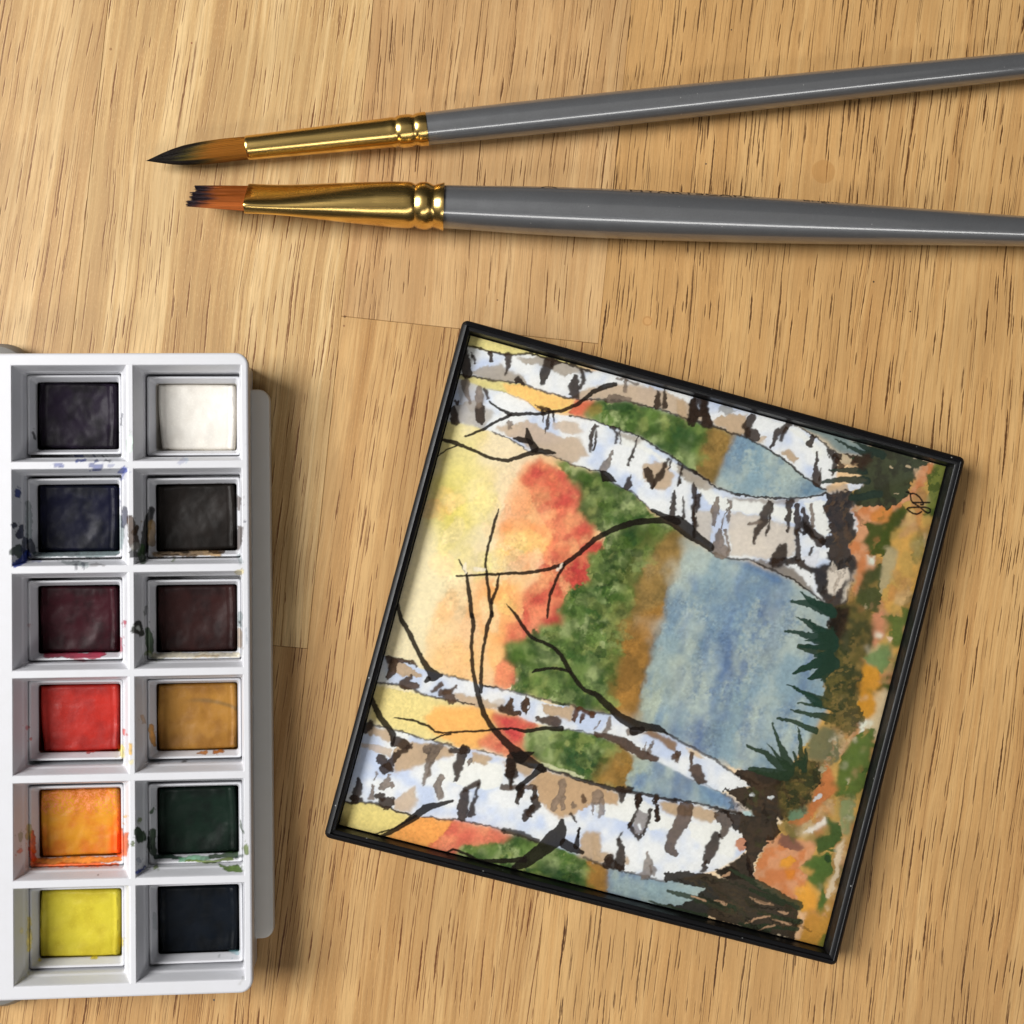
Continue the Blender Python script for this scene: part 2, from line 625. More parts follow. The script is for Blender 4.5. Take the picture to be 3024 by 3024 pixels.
# ------------------------------------------------------------------ the half pans
K = 1 / 2.415
PANS = [  # crop box of the pan rim, row offset, name of colour, cake colour
    ((185, 870, 303, 878), 980, 'dark purple'), ((1040, 1722, 318, 880), 980, 'white'),
    ((188, 872, 1045, 1610), 980, 'navy blue'), ((1040, 1725, 1040, 1605), 980, 'black brown'),
    ((188, 873, 80, 650), 1680, 'dark crimson'), ((1040, 1728, 78, 640), 1680, 'maroon brown'),
    ((195, 878, 800, 1358), 1680, 'bright red'), ((1045, 1730, 780, 1355), 1680, 'yellow ochre'),
    ((190, 885, 230, 805), 2224, 'orange yellow'), ((1048, 1740, 215, 790), 2224, 'dark green'),
    ((192, 888, 955, 1530), 2224, 'lemon yellow'), ((1055, 1740, 930, 1495), 2224, 'blue black')]
CAKE = [((30, 23, 36), (15, 12, 18)), ((218, 214, 206), (212, 207, 198)), ((17, 18, 36), (10, 12, 22)), ((32, 28, 26), (21, 18, 16)),
        ((52, 20, 27), (32, 11, 16)), ((45, 25, 24), (30, 16, 16)), ((166, 40, 32), (142, 30, 25)), ((152, 108, 46), (130, 88, 34)),
        ((196, 134, 34), (186, 104, 30)), ((18, 32, 25), (10, 19, 15)), ((187, 173, 50), (172, 155, 36)), ((13, 18, 25), (7, 10, 14))]
PW, PH, PZ0, PZ1 = 17.9, 15.4, 1.15, 7.0
# dried paint on the white plastic, measured on the photograph (crop px, row offset)


def K1(oy, *pts):
    return [(x * K, oy + y * K) + tuple(q * K for q in r) for x, y, *r in pts]


BLUE, NAVY, TEAL, BRN, GRN, OLV = (38, 62, 150), (20, 26, 62), (86, 112, 112), (62, 42, 24), (40, 72, 30), (110, 130, 50)
MAG, REDC, ORA, YEL, BLK, TAN = (168, 20, 62), (208, 52, 40), (238, 104, 26), (236, 214, 40), (20, 20, 22), (156, 124, 76)
STAINS = []


def S(oy, col, a, *pts):
    STAINS.append((K1(oy, *pts), col, a))


S(980, BLUE, .85, (545, 922, 12), (600, 915, 16)); S(980, BLUE, .8, (680, 922, 12), (700, 916, 12)); S(980, NAVY, .7, (745, 918, 10), (785, 918, 14))
S(980, BLUE, .65, (405, 952, 30), (438, 955, 30)); S(980, BLUE, .7, (650, 955, 30), (720, 958, 30)); S(980, BLUE, .75, (665, 984, 14), (710, 986, 16))
S(980, BLUE, .4, (780, 955, 20), (800, 945, 16)); S(980, BLUE, .8, (850, 1000, 20), (895, 985, 36)); S(980, BLUE, .5, (880, 1010, 24), (870, 1050, 14))
S(980, BLUE, .3, (1280, 935, 20), (1310, 905, 26)); S(980, (120, 160, 200), .4, (1330, 905, 18))
S(980, BLUE, .9, (130, 1140, 36), (130, 1165, 34)); S(980, NAVY, .9, (95, 1380, 30), (110, 1375, 22)); S(980, NAVY, .9, (150, 1390, 30), (140, 1450, 50))
S(980, TEAL, .5, (200, 1230, 30), (205, 1350, 40), (210, 1480, 40)); S(980, (30, 50, 40), .9, (90, 1570, 40), (130, 1560, 60), (140, 1590, 40))
S(980, BLUE, .95, (110, 1655, 30), (160, 1630, 40), (190, 1580, 40)); S(980, NAVY, .85, (180, 1480, 30), (170, 1560, 36)); S(980, BLUE, .9, (200, 1570, 26), (215, 1600, 16))
S(980, NAVY, .8, (215, 1500, 40), (230, 1560, 40)); S(980, TEAL, .75, (250, 1590, 34), (450, 1580, 40), (640, 1585, 40), (830, 1575, 30))
S(980, NAVY, .6, (330, 1570, 16), (560, 1560, 18)); S(980, TEAL, .5, (450, 1640, 16), (560, 1650, 30), (620, 1660, 30)); S(980, NAVY, .6, (540, 1660, 18), (545, 1685, 16))
S(980, NAVY, .55, (590, 1650, 20), (600, 1685, 14)); S(980, BRN, .45, (650, 1665, 14), (690, 1660, 16), (740, 1660, 12)); S(980, BLUE, .5, (230, 1630, 16), (290, 1628, 18))
S(980, TEAL, .6, (850, 1330, 40), (860, 1430, 50), (850, 1530, 40)); S(980, NAVY, .75, (885, 1260, 24), (895, 1330, 40), (880, 1380, 30)); S(980, BLUE, .6, (850, 1120, 16), (845, 1240, 14))
S(980, NAVY, .8, (840, 690, 10), (838, 735, 12)); S(980, NAVY, .6, (868, 590, 8), (866, 660, 10)); S(980, BLK, .8, (235, 715, 14), (245, 760, 20))
S(980, BRN, .9, (930, 1330, 40), (940, 1420, 50), (960, 1520, 60)); S(980, BLK, .85, (950, 1580, 50), (990, 1590, 30)); S(980, BRN, .95, (960, 1430, 40), (975, 1390, 20))
S(980, BLK, .9, (1075, 1270, 40), (1060, 1330, 40), (1040, 1420, 50), (1030, 1560, 50)); S(980, TAN, .75, (1080, 1360, 40), (1085, 1440, 50), (1080, 1510, 40))
S(980, GRN, .85, (1010, 1540, 40), (1020, 1630, 40)); S(980, (150, 150, 145), .6, (965, 1530, 50)); S(980, TAN, .85, (1110, 1585, 30), (1330, 1575, 34), (1560, 1580, 30))
S(980, BLK, .85, (1240, 1560, 20), (1330, 1565, 26)); S(980, BRN, .9, (1500, 1562, 24), (1590, 1562, 26)); S(980, BRN, .75, (1130, 1600, 18), (1400, 1592, 14))
S(980, BRN, .7, (1700, 1190, 30), (1700, 1270, 20)); S(980, BRN, .75, (1715, 1400, 26), (1705, 1480, 36), (1690, 1540, 30)); S(980, TEAL, .4, (1700, 1600, 30), (1720, 1640, 26))
S(980, NAVY, .8, (1745, 1350, 12)); S(980, OLV, .6, (1230, 1640, 12), (1250, 1620, 10)); S(980, BRN, .5, (1250, 1085, 6), (1400, 1085, 8), (1640, 1085, 8))
S(980, (196, 184, 140), .8, (1690, 1712, 30), (1730, 1708, 30)); S(980, (214, 230, 222), .8, (925, 760, 40), (920, 840, 40))
# rows three and four
S(1680, MAG, .9, (330, 610, 36), (420, 615, 26), (560, 615, 34), (700, 615, 36), (740, 605, 20)); S(1680, MAG, .7, (540, 640, 14), (600, 650, 14))
S(1680, MAG, .75, (860, 500, 26), (855, 560, 30), (865, 580, 20)); S(1680, MAG, .8, (893, 380, 20), (890, 400, 14)); S(1680, MAG, .35, (200, 400, 20), (205, 410, 16))
S(1680, (30, 34, 26), .95, (960, 440, 40), (985, 400, 50), (1000, 450, 40)); S(1680, (190, 195, 190), .9, (985, 420, 22)); S(1680, GRN, .85, (1050, 430, 30), (1065, 500, 50), (1070, 580, 40))
S(1680, OLV, .6, (1050, 600, 30), (1080, 620, 20)); S(1680, (40, 60, 50), .6, (1045, 270, 14), (1030, 330, 12)); S(1680, (214, 205, 178), .75, (1100, 620, 30), (1400, 615, 34), (1690, 612, 30))
S(1680, (196, 170, 130), .6, (1400, 625, 14), (1560, 618, 12)); S(1680, GRN, .5, (1090, 635, 14), (1180, 640, 10)); S(1680, TAN, .6, (1710, 440, 26), (1705, 540, 40)); S(1680, TEAL, .5, (1710, 320, 30), (1715, 400, 30))
S(1680, BLK, .7, (1712, 380, 16)); S(1680, (180, 190, 200), .6, (1755, 430, 12), (1760, 530, 12)); S(1680, NAVY, .7, (1840, 570, 10))
S(1680, REDC, .6, (200, 1130, 26), (195, 1140, 20)); S(1680, REDC, .7, (222, 1213, 16)); S(1680, REDC, .75, (888, 1150, 14), (885, 1180, 16)); S(1680, REDC, .8, (840, 1240, 10), (620, 1312, 14))
S(1680, YEL, .6, (865, 1270, 30), (870, 1330, 26)); S(1680, (232, 178, 40), .8, (928, 1260, 26), (925, 1310, 26)); S(1680, YEL, .35, (930, 1370, 30))
S(1680, (196, 138, 44), .85, (1075, 1120, 30), (1085, 1200, 40), (1100, 1260, 20)); S(1680, (196, 138, 44), .5, (1015, 1050, 18), (1030, 1090, 20)); S(1680, (180, 110, 30), .9, (1410, 1308, 12), (1470, 1306, 18))
S(1680, (160, 92, 26), .95, (1535, 1300, 20), (1590, 1298, 22)); S(1680, BRN, .8, (1300, 1378, 10), (1320, 1378, 10)); S(1680, BRN, .6, (1132, 1392, 8))
# rows five and six
S(2224, (240, 150, 50), .95, (230, 770, 30), (420, 768, 40), (640, 765, 40), (850, 755, 30)); S(2224, ORA, .95, (225, 800, 20), (450, 798, 26), (650, 800, 22), (840, 795, 14)); S(2224, (222, 70, 24), .9, (220, 690, 36), (230, 740, 40), (240, 770, 30))
S(2224, ORA, .9, (225, 560, 26), (235, 640, 40), (240, 700, 30)); S(2224, (206, 190, 90), .7, (205, 520, 30), (205, 600, 30)); S(2224, OLV, .5, (150, 590, 34), (150, 620, 26)); S(2224, ORA, .65, (145, 695, 30))
S(2224, ORA, .85, (860, 540, 26), (865, 640, 40), (860, 720, 40)); S(2224, ORA, .85, (898, 580, 26), (900, 650, 28), (895, 720, 20)); S(2224, (240, 190, 120), .8, (897, 455, 20)); S(2224, (240, 170, 90), .6, (880, 500, 14))
S(2224, GRN, .9, (1080, 420, 20), (1095, 400, 16)); S(2224, OLV, .8, (1000, 475, 24)); S(2224, GRN, .95, (980, 560, 50), (1000, 590, 70), (990, 620, 30)); S(2224, OLV, .85, (940, 650, 22), (945, 640, 20))
S(2224, GRN, .9, (1090, 560, 40), (1080, 640, 40), (1090, 700, 50)); S(2224, (36, 60, 44), .9, (1060, 600, 20), (1065, 680, 30)); S(2224, (30, 60, 44), .95, (1110, 740, 30), (1200, 735, 34), (1300, 745, 16))
S(2224, (110, 170, 130), .8, (1290, 755, 30), (1400, 750, 36), (1500, 745, 20)); S(2224, GRN, .9, (1500, 735, 26), (1620, 730, 34), (1690, 720, 30)); S(2224, OLV, .9, (1330, 770, 12), (1540, 775, 20), (1650, 755, 20))
S(2224, OLV, .8, (1100, 815, 20), (1125, 810, 18)); S(2224, (96, 124, 50), .95, (1570, 800, 14), (1620, 825, 26), (1690, 820, 40), (1720, 835, 20)); S(2224, OLV, .85, (1755, 660, 26), (1760, 710, 26)); S(2224, GRN, .7, (1740, 570, 12), (1710, 480, 8))
S(2224, (44, 70, 60), .7, (1680, 740, 16), (1735, 730, 14)); S(2224, BLUE, .95, (975, 860, 16), (1005, 835, 18), (1030, 810, 14)); S(2224, (150, 160, 180), .6, (990, 760, 30))
S(2224, YEL, .6, (205, 1180, 26), (210, 1290, 30), (205, 1400, 26)); S(2224, YEL, .35, (150, 1270, 30)); S(2224, YEL, .9, (655, 1465, 20), (690, 1462, 20)); S(2224, YEL, .8, (280, 1475, 20)); S(2224, YEL, .7, (860, 1330, 22), (862, 1370, 20))
S(2224, (130, 190, 200), .5, (1660, 1405, 40), (1690, 1420, 30)); S(2224, (140, 150, 150), .5, (1565, 1440, 10), (1560, 1460, 10)); S(2224, (200, 200, 200), .6, (1730, 1600, 10), (1715, 1650, 10))
S(2224, TEAL, .3, (1100, 1150, 20), (1110, 1250, 24)); S(980, (120, 130, 125), .25, (1750, 800, 6)); S(2224, BRN, .7, (700, 866, 10))


rs_ = random.Random(77)
SPLAT = []
for pts, col, a in STAINS:
    STAIN_W = max(p[2] for p in pts)
    for i in range(len(pts)):
        pts[i] = (pts[i][0], pts[i][1], pts[i][2] * 1.25)
    for _ in range(3 if STAIN_W > 7 else 1):                # the spray of small dots round every smear
        q = rs_.choice(pts)
        an, dd = rs_.uniform(0, 6.28), STAIN_W * rs_.uniform(.6, 1.7)
        SPLAT.append(([(q[0] + math.cos(an) * dd, q[1] + math.sin(an) * dd, rs_.uniform(2.0, 5.0))], col, a * rs_.uniform(.4, .9)))


def stain(verts, base, extra=None):
    px = proj(verts)
    C = Canvas(px, lin(base), warp=.55)
    if extra is not None:
        C.img[:] = extra
    for pts, col, a in STAINS + SPLAT:
        C.stroke(pts, col, a=a, soft=1.1, warp=1.7, edge=.35, var=.6)
    return C.img


tray = obj('tray', TRAY.v, TRAY.f, M_tray, box, smooth=28, colors=stain(box_world(TRAY.v), WHITE))

# lower tray the pans' tray stands on, and the open lid beyond the left edge of the picture
M = Mesh()
lx1 = at(784, 2000, 2.6)[0] - PO[0] + .55
ly0, ly1 = at(786, 2780, 2.6)[1] - PO[1], at(781, 1157, 2.6)[1] - PO[1]
rings = []
for ins, z in ((.5, 0.0), (.1, .3), (0, .8), (0, 2.2), (.12, 2.5), (.4, 2.62)):
    rings.append(rrect(41.0 + ins, lx1 - ins, ly0 + ins, ly1 - ins, 2.2, z, 8))
M.loft(rings, cap0=True, cap1=True)
obj('lower_tray', M.v, M.f, M_lower, box, smooth=30)
M = Mesh()
rings = []
for ins, z in ((2.0, 0.0), (.4, .9), (0, 2.0), (.2, 3.6), (.9, 4.8), (2.2, 5.4), (4.0, 5.6)):
    rings.append(rrect(-64 + ins, 2.2 - ins, -123.9 + ins, 5.6 - ins, 7.5 - ins * .4, z, 10))
M.loft(rings, cap0=True, cap1=True)
obj('lid', M.v, M.f, M_lid, box, smooth=30)

rr = random.Random(5)
_h = lambda *a: float(vnoise(np.array([a[0]]), np.array([a[1]]), a[2], a[3])[0])
for k, ((bx0, bx1, by0, by1), oy, cname) in enumerate(PANS):
    cpx = at((bx0 + bx1) / 2 * K, oy + (by0 + by1) / 2 * K, PZ1)
    # keep the pan inside its own compartment
    rel = np.array([cpx[0] - PO[0], cpx[1] - PO[1]])
    c, s = math.cos(-PR), math.sin(-PR)
    rel = np.array([rel[0] * c - rel[1] * s, rel[0] * s + rel[1] * c])
    hx, hy = HX[k % 2], HY[k // 2]
    rel[0] = min(max(rel[0], hx[0] + 1.2 + PW / 2), hx[1] - (2.45 if k % 2 == 0 else 1.2) - PW / 2)
    rel[1] = min(max(rel[1], hy[0] + 1.2 + PH / 2), hy[1] - 1.2 - PH / 2)
    wp = box_world([(rel[0], rel[1], 0)])[0]
    rot = PR + math.radians(rr.uniform(-.25, .25))
    side = 'left' if k % 2 == 0 else 'right'
    row = ('first', 'second', 'third', 'fourth', 'fifth', 'sixth')[k // 2]
    pan = empty('paint_pan', (wp[0], wp[1], PZ0 - .2), rot,
                'white half pan of %s watercolour, %s row of the %s column' % (cname, row, side), 'paint pan', 'half pans in the white paint box')

    def pan_world(V):
        V = np.asarray(V, float)
        cc, ss = math.cos(rot), math.sin(rot)
        return np.column_stack([wp[0] + V[:, 0] * cc - V[:, 1] * ss, wp[1] + V[:, 0] * ss + V[:, 1] * cc, V[:, 2] + PZ0 - .2])

    M = Mesh()
    HZ = PZ1 - PZ0 + .2
    prof = [(.9, 0), (.5, .4), (.45, 1), (0, HZ - .5), (0, HZ - .14), (.08, HZ - .03), (.2, HZ), (.34, HZ - .02), (.44, HZ - .12), (.56, HZ - .5), (.70, HZ - .95), (.84, HZ - 1.4), (.98, HZ - 1.85), (1.06, HZ - 2.2), (1.12, HZ - 2.6), (1.20, HZ - 3.3), (1.5, .8)]
    rings = [rrect(-PW / 2 + i, PW / 2 - i, -PH / 2 + i, PH / 2 - i, .45, z, 3, 66) for i, z in prof[:6] + dense(prof[6:], .3)]
    M.loft(rings, cap0=True, cap1=True)
    V = np.array(M.v)
    base = np.empty((len(V), 3), np.float32)
    base[:] = lin(WHITE)
    dk = sstep(HZ - 2.3, HZ - 2.6, V[:, 2]) * (np.abs(V[:, 0]) < PW / 2 - 1.05) * (np.abs(V[:, 1]) < PH / 2 - 1.05)
    base = base * (1 - dk[:, None]) + lin([q * (.93 if k == 1 else .6) for q in CAKE[k][1]])[None, :] * dk[:, None]
    obj('pan_shell', M.v, M.f, M_pan, pan, smooth=30, colors=stain(pan_world(M.v), WHITE, base))

    # the cake of paint: a worn, slightly sunken block
    nu, nv = 46, 38
    cw, ch = PW / 2 - 1.02, PH / 2 - 1.1
    u = np.linspace(-1, 1, nu)
    v = np.linspace(-1, 1, nv)
    U, V2 = np.meshgrid(u, v, indexing='ij')
    sd = 300 + k * 131
    sk = [rr.uniform(-.3, .35) for _ in range(4)]
    if k == 1:
        sk = [.8, -.1, 0, 0]
    wid = cw * (1 - .01 - .035 * V2 ** 2) - .12 + .10 * (fbm(V2 * 40 + k * 31, U * 0, 24, 7) - .5)
    X = U * wid + np.where(U < 0, -U, 0) * (sk[0] * .5 * (1 - V2)) - np.where(U > 0, U, 0) * sk[1] * .3 * (1 + V2)
    Yc = V2 * (ch - .12 - .16 * np.abs(U) ** 6) + .12 * (fbm(U * 30, U * 0 + k * 50, 11, 3) - .5)
    ed = np.minimum((1 - np.abs(U)) * cw, (1 - np.abs(V2)) * ch)
    n1 = fbm(U * 100 + sd, V2 * 85, 90, 2) - .5
    n2 = fbm(U * 100 + sd, V2 * 85, 17, 6) - .5
    rough = .16 if k != 8 else .6
    top = V2 > .25
    Z = HZ - 2.15 + rr.uniform(-.25, .15) + .16 * V2 + (.45 if sum(CAKE[k][0]) < 150 else .75) * n1 + rough * n2 * (1.0 if k != 8 else np.where(top, 1.3, .4)) - .6 * np.exp(-(ed / .17) ** 1.2)
    lip = np.exp(-((np.abs(U) - .90) / .035) ** 2) * (.5 + .5 * (fbm(V2 * 40 + k * 77, V2 * 0, 22, 5)))
    Z += .28 * lip - .12 * np.exp(-((np.abs(U) - .84) / .03) ** 2)
    if k in (2, 4):                                      # a smooth brush hollow
        Z -= .35 * sstep(1.0, .55, np.hypot((U + .25) / .85, (V2 + .1) / .9))
    if k == 6:                                           # a row of tiny pits
        for q in np.linspace(-.75, .8, 17):
            Z -= .10 * np.exp(-(((U - q) * cw) ** 2 + ((V2 - .42 - .02 * math.sin(q * 9)) * ch) ** 2) / .03)
    tw = rr.uniform(-.02, .02)
    X, Yc = X * math.cos(tw) - Yc * math.sin(tw) + rr.uniform(-.08, .08), X * math.sin(tw) + Yc * math.cos(tw)
    if k in (0, 3, 5, 9, 11):
        Z -= rr.uniform(.25, .5) * sstep(1.0, .3, np.hypot((U - rr.uniform(-.3, .3)) / 1.0, (V2 - rr.uniform(-.3, .3)) / .85))
    P = np.dstack([X, Yc, Z])
    M = Mesh()
    M.grid(P)
    ring = [(i * nv) for i in range(nu)] + [((nu - 1) * nv + j) for j in range(1, nv)] + [(i * nv + nv - 1) for i in range(nu - 2, -1, -1)] + [j for j in range(nv - 2, 0, -1)]
    b = M.add([(M.v[i][0] * .985, M.v[i][1] * .985, .9) for i in ring], [])
    n = len(ring)
    M.f += [(ring[i], b + i, b + (i + 1) % n, ring[(i + 1) % n]) for i in range(n)]
    M.f.append(tuple(b + i for i in range(n)))
    M.f = [tuple(reversed(f)) for f in M.f]
    N = Nodes('watercolour_' + cname.replace(' ', '_'))
    vv = N.coord()
    a = N.noise(vv, .22, 3)
    g = N.noise(vv, 2.6, 4, .6)
    c0, c1 = CAKE[k]
    colr = N.mix(N.rng(a, .38, .68), lin4(c0), lin4(c1))
    if k == 8:
        sp = N.n('ShaderNodeSeparateXYZ')
        N.set(sp.inputs[0], vv)
        colr = N.mix(N.m('MULTIPLY', N.rng(g, .48, .58), N.rng(sp.outputs[1], .5, 3.5)), colr, lin4((206, 120, 74)))
        colr = N.mix(N.m('MULTIPLY', N.rng(sp.outputs[0], 4.5, 7.0), N.rng(a, .3, .6)), colr, lin4((232, 92, 24)))
    elif k == 7:
        sp = N.n('ShaderNodeSeparateXYZ')
        N.set(sp.inputs[0], vv)
        d = N.m('ABSOLUTE', N.m('SUBTRACT', sp.outputs[1], N.m('MULTIPLY_ADD', N.m('MULTIPLY', sp.outputs[0], sp.outputs[0]), -.03, 3.2)))
        colr = N.mix(N.m('MULTIPLY', N.rng(d, .05, .7, .55, 0), N.rng(sp.outputs[0], -3.5, 2.0)), colr, lin4((98, 80, 52)))
    else:
        colr = N.mix(N.rng(g, .5, .75, 0, .25), colr, lin4([min(255, q * 1.12 + 4) for q in c0]))
    dark = sum(c0) < 150
    N.p(Base_Color=colr, Roughness=N.m('MULTIPLY_ADD', N.noise(vv, .45, 3), .4, .22 if dark else .24), Specular_IOR_Level=.10 if dark else .2)
    N.bump(N.m('ADD', g, N.m('MULTIPLY', N.noise(vv, .8, 3), 1.5)), .09 if dark else .22, .00014)
    obj('paint_cake', M.v, M.f, N.mat, pan, smooth=60)

# ------------------------------------------------------------------ the two brushes
N = Nodes('silver_grey_lacquer')
v = N.coord()
fl = N.noise(v, 12, 2, .7)
base = N.mix(N.rng(fl, .4, .7), (.160, .166, .176, 1), (.228, .235, .246, 1))
vo = N.n('ShaderNodeTexVoronoi')                       # dust and tiny chips
N.set(vo.inputs['Vector'], v)
vo.inputs['Scale'].default_value = .42
dust = N.rng(vo.outputs['Distance'], .035, .06, .6, 0)
base = N.mix(dust, base, (.62, .61, .58, 1))
N.p(Base_Color=base, Metallic=.6, Roughness=N.m('MULTIPLY_ADD', N.noise(v, .35, 3), .16, .30), Specular_IOR_Level=.5, Coat_Weight=.9, Coat_IOR=1.9, Coat_Roughness=N.m('MULTIPLY_ADD', N.noise(v, .6, 3), .16, .005))
N.bump(N.noise(v, .5, 3), .06, .0001)
M_lacq = N.mat
N = Nodes('gilt_ferrule')
v = N.coord()
sp = N.n('ShaderNodeSeparateXYZ')
N.set(sp.inputs[0], v)
st = N.noise(N.comb(N.m('MULTIPLY', sp.outputs[0], .15), N.m('MULTIPLY', sp.outputs[1], 3), N.m('MULTIPLY', sp.outputs[2], 3)), 1, 3)
N.p(Base_Color=N.mix(N.rng(st, .35, .7), (.84, .58, .20, 1), (.72, .48, .16, 1)), Metallic=1.0, Roughness=N.m('MULTIPLY_ADD', st, .18, .16))
M_gold = N.mat
N = Nodes('black_print')
N.p(Base_Color=(.012, .012, .013, 1), Roughness=.5)
M_print = N.mat
N = Nodes('brush_hair')
N.p(Base_Color=N.attr(), Roughness=.45, Specular_IOR_Level=.12)
M_hair = N.mat


class Brush:
    """axis frame: t along the brush from the mouth of the ferrule towards the handle"""

    def __init__(self, p0, p1, z):
        self.p0 = np.array([p0[0], p0[1], z])
        d = np.array([p1[0] - p0[0], p1[1] - p0[1], 0.0])
        self.len = np.linalg.norm(d)
        self.ang = math.atan2(d[1], d[0])

    def t_at(self, u):
        """t of the photograph column u (along the axis)"""
        lo, hi = -60.0, 220.0
        for _ in range(40):
            m = (lo + hi) / 2
            p = self.p0 + np.array([math.cos(self.ang) * m, math.sin(self.ang) * m, 0])
            if proj([p])[0][0] < u:
                lo = m
            else:
                hi = m
        return lo


def lathe(M, prof, seg=48, cap0=True, cap1=True):
    rings = [[(t, r * math.cos(2 * math.pi * j / seg), r * math.sin(2 * math.pi * j / seg)) for j in range(seg)] for t, r in prof]
    M.loft(rings, cap0=cap0, cap1=cap1)


def smooth_prof(pts, n):
    t = np.array([p[0] for p in pts])
    r = np.array([p[1] for p in pts])
    tt = np.linspace(t[0], t[-1], n)
    # Catmull-Rom style
    m = np.gradient(r, t)
    out = []
    for x in tt:
        i = min(max(np.searchsorted(t, x) - 1, 0), len(t) - 2)
        h = t[i + 1] - t[i]
        s = (x - t[i]) / h
        out.append((x, r[i] * (1 + 2 * s) * (1 - s) ** 2 + m[i] * h * s * (1 - s) ** 2 + r[i + 1] * s * s * (3 - 2 * s) + m[i + 1] * h * s * s * (s - 1)))
    return out


def hairs(paths, radii, cols):
    """paths: (n, k, 3); one three-sided tapering hair each"""
    n, k, _ = paths.shape
    ang = np.array([0, 2.094, 4.189])
    offs = np.stack([np.zeros(3), np.cos(ang), np.sin(ang)], 1)            # (3,3)
    V = paths[:, :, None, :] + radii[:, :, None, None] * offs[None, None]
    C = np.repeat(cols[:, :, None, :], 3, 2)
    F = []
    for i in range(k - 1):
        for j in range(3):
            q = (j + 1) % 3
            F.append((i * 3 + j, i * 3 + q, (i + 1) * 3 + q, (i + 1) * 3 + j))
    F = np.array(F)
    FF = (F[None] + (np.arange(n) * k * 3)[:, None, None]).reshape(-1, 4)
    return V.reshape(-1, 3), FF, C.reshape(-1, 3)


# --- round brush
ZR = 3.4
RB = Brush(at(730, 437, ZR), at(3024, 193.5, ZR), ZR)
rb = empty('round_brush', (RB.p0[0], RB.p0[1], RB.p0[2]), RB.ang, 'pointed round paintbrush with dark tip and grey handle, the upper of the two', 'paintbrush')
g1, g2, g3 = RB.t_at(1170), RB.t_at(1224), RB.t_at(1261)
M = Mesh()
prof = [(.5, 1.95), (0, 2.18), (-.05, 2.28), (.12, 2.36), (.4, 2.36)]
prof += [(t, 2.36 + (2.92 - 2.36) * t / g1) for t in np.linspace(1, g1 - 1.2, 24)]
prof += [(g1 - .8, 2.95), (g1 - .3, 2.90), (g1, 2.78), (g1 + .3, 2.92), (g1 + .7, 3.10), (g1 + 1.2, 3.18), (g2 - 1.2, 3.20), (g2 - .7, 3.16), (g2 - .25, 3.05), (g2, 2.93), (g2 + .3, 3.06), (g2 + .7, 3.2), (g2 + 1.2, 3.27), (g3 - .12, 3.30), (g3, 3.26), (g3, 3.1), (g3 - .5, 2.9)]
lathe(M, prof, 56)
obj('ferrule', M.v, M.f, M_gold, rb, smooth=50)
M = Mesh()
prof = smooth_prof([(g3 - .4, 3.12), (g3 + 4, 3.2), (g3 + 18, 3.34), (g3 + 40, 3.36), (g3 + 70, 3.2), (g3 + 110, 2.85), (g3 + 130, 2.6), (g3 + 165, 2.1)], 90)
prof += [(prof[-1][0] + 1.0, 1.9), (prof[-1][0] + 1.8, 1.2), (prof[-1][0] + 2.0, .3)]
lathe(M, prof, 56)
obj('handle', M.v, M.f, M_lacq, rb, smooth=50)
tip = -RB.t_at(424)
rs = np.random.RandomState(3)
n = 2600
k = 9
rad = np.sqrt(rs.rand(n)) * .985
rad[: n * 2 // 3] = .86 + .14 * rs.rand(n * 2 // 3)
th = rs.rand(n) * 2 * math.pi
L = tip * np.clip(1.0 - .30 * np.abs(rs.randn(n)) * (rad > .3) * .5, .45, 1.0)
s = np.linspace(0, 1, k)[None, :]
tt = s * L[:, None]                                   # distance from the mouth
env = np.interp(tt / tip, [0, .2, .436, .60, .69, .77, .84, .92, .97, 1.0], [.93, .97, .93, .82, .70, .56, .40, .18, .07, .0]) * 2.25
env += .08 * (np.clip(tt / tip - .9, 0, 1) * 10) * rs.rand(n, 1) * 0
jit = (rs.rand(n, 1) - .5) * .12 * s
R_ = env * np.clip(rad[:, None] + jit, 0, 1.04)
bend = -.30 * (tt / tip) ** 2
paths = np.stack([-tt + .3, R_ * np.cos(th[:, None] + jit) + bend, R_ * np.sin(th[:, None] + jit) - .35 * (tt / tip) ** 2], 2)
radii = np.repeat((.085 * (1 - .8 * s ** 2)), n, 0) * np.clip(env / 1.2, .25, 1)
f = tt / tip
clump = fbm(th * 60, th * 0, 20, 2)[:, None]
c_base, c_ol, c_tip = lin((142, 88, 26)), lin((86, 80, 34)), lin((20, 13, 11))
wa = sstep(.30, .58, f + .30 * (clump - .5))[..., None]
wb = sstep(.40, .66, f + .55 * (clump - .5) + .10 * (rs.rand(n, 1) - .5))[..., None]
cols = (c_base * (1 - wa) + c_ol * wa) * (1 - wb) + c_tip * wb
cols *= (.75 + .5 * rs.rand(n, 1))[..., None]
V, F, C = hairs(paths, radii, cols)
o = obj('bristles', V, F, M_hair, rb, colors=C)
o['kind'] = 'stuff'

# --- flat brush
ZF = 4.85
FB = Brush(at(729, 586, ZF), at(3024, 683, ZF), ZF)
fb = empty('flat_brush', (FB.p0[0], FB.p0[1], FB.p0[2]), FB.ang, 'flat paintbrush with ragged tip and lettered grey handle, below the round one', 'paintbrush')
h1, h2, h3 = FB.t_at(1226), FB.t_at(1280), FB.t_at(1311)
ROLL = math.radians(136)                               # the flat leans: its lower edge stands up


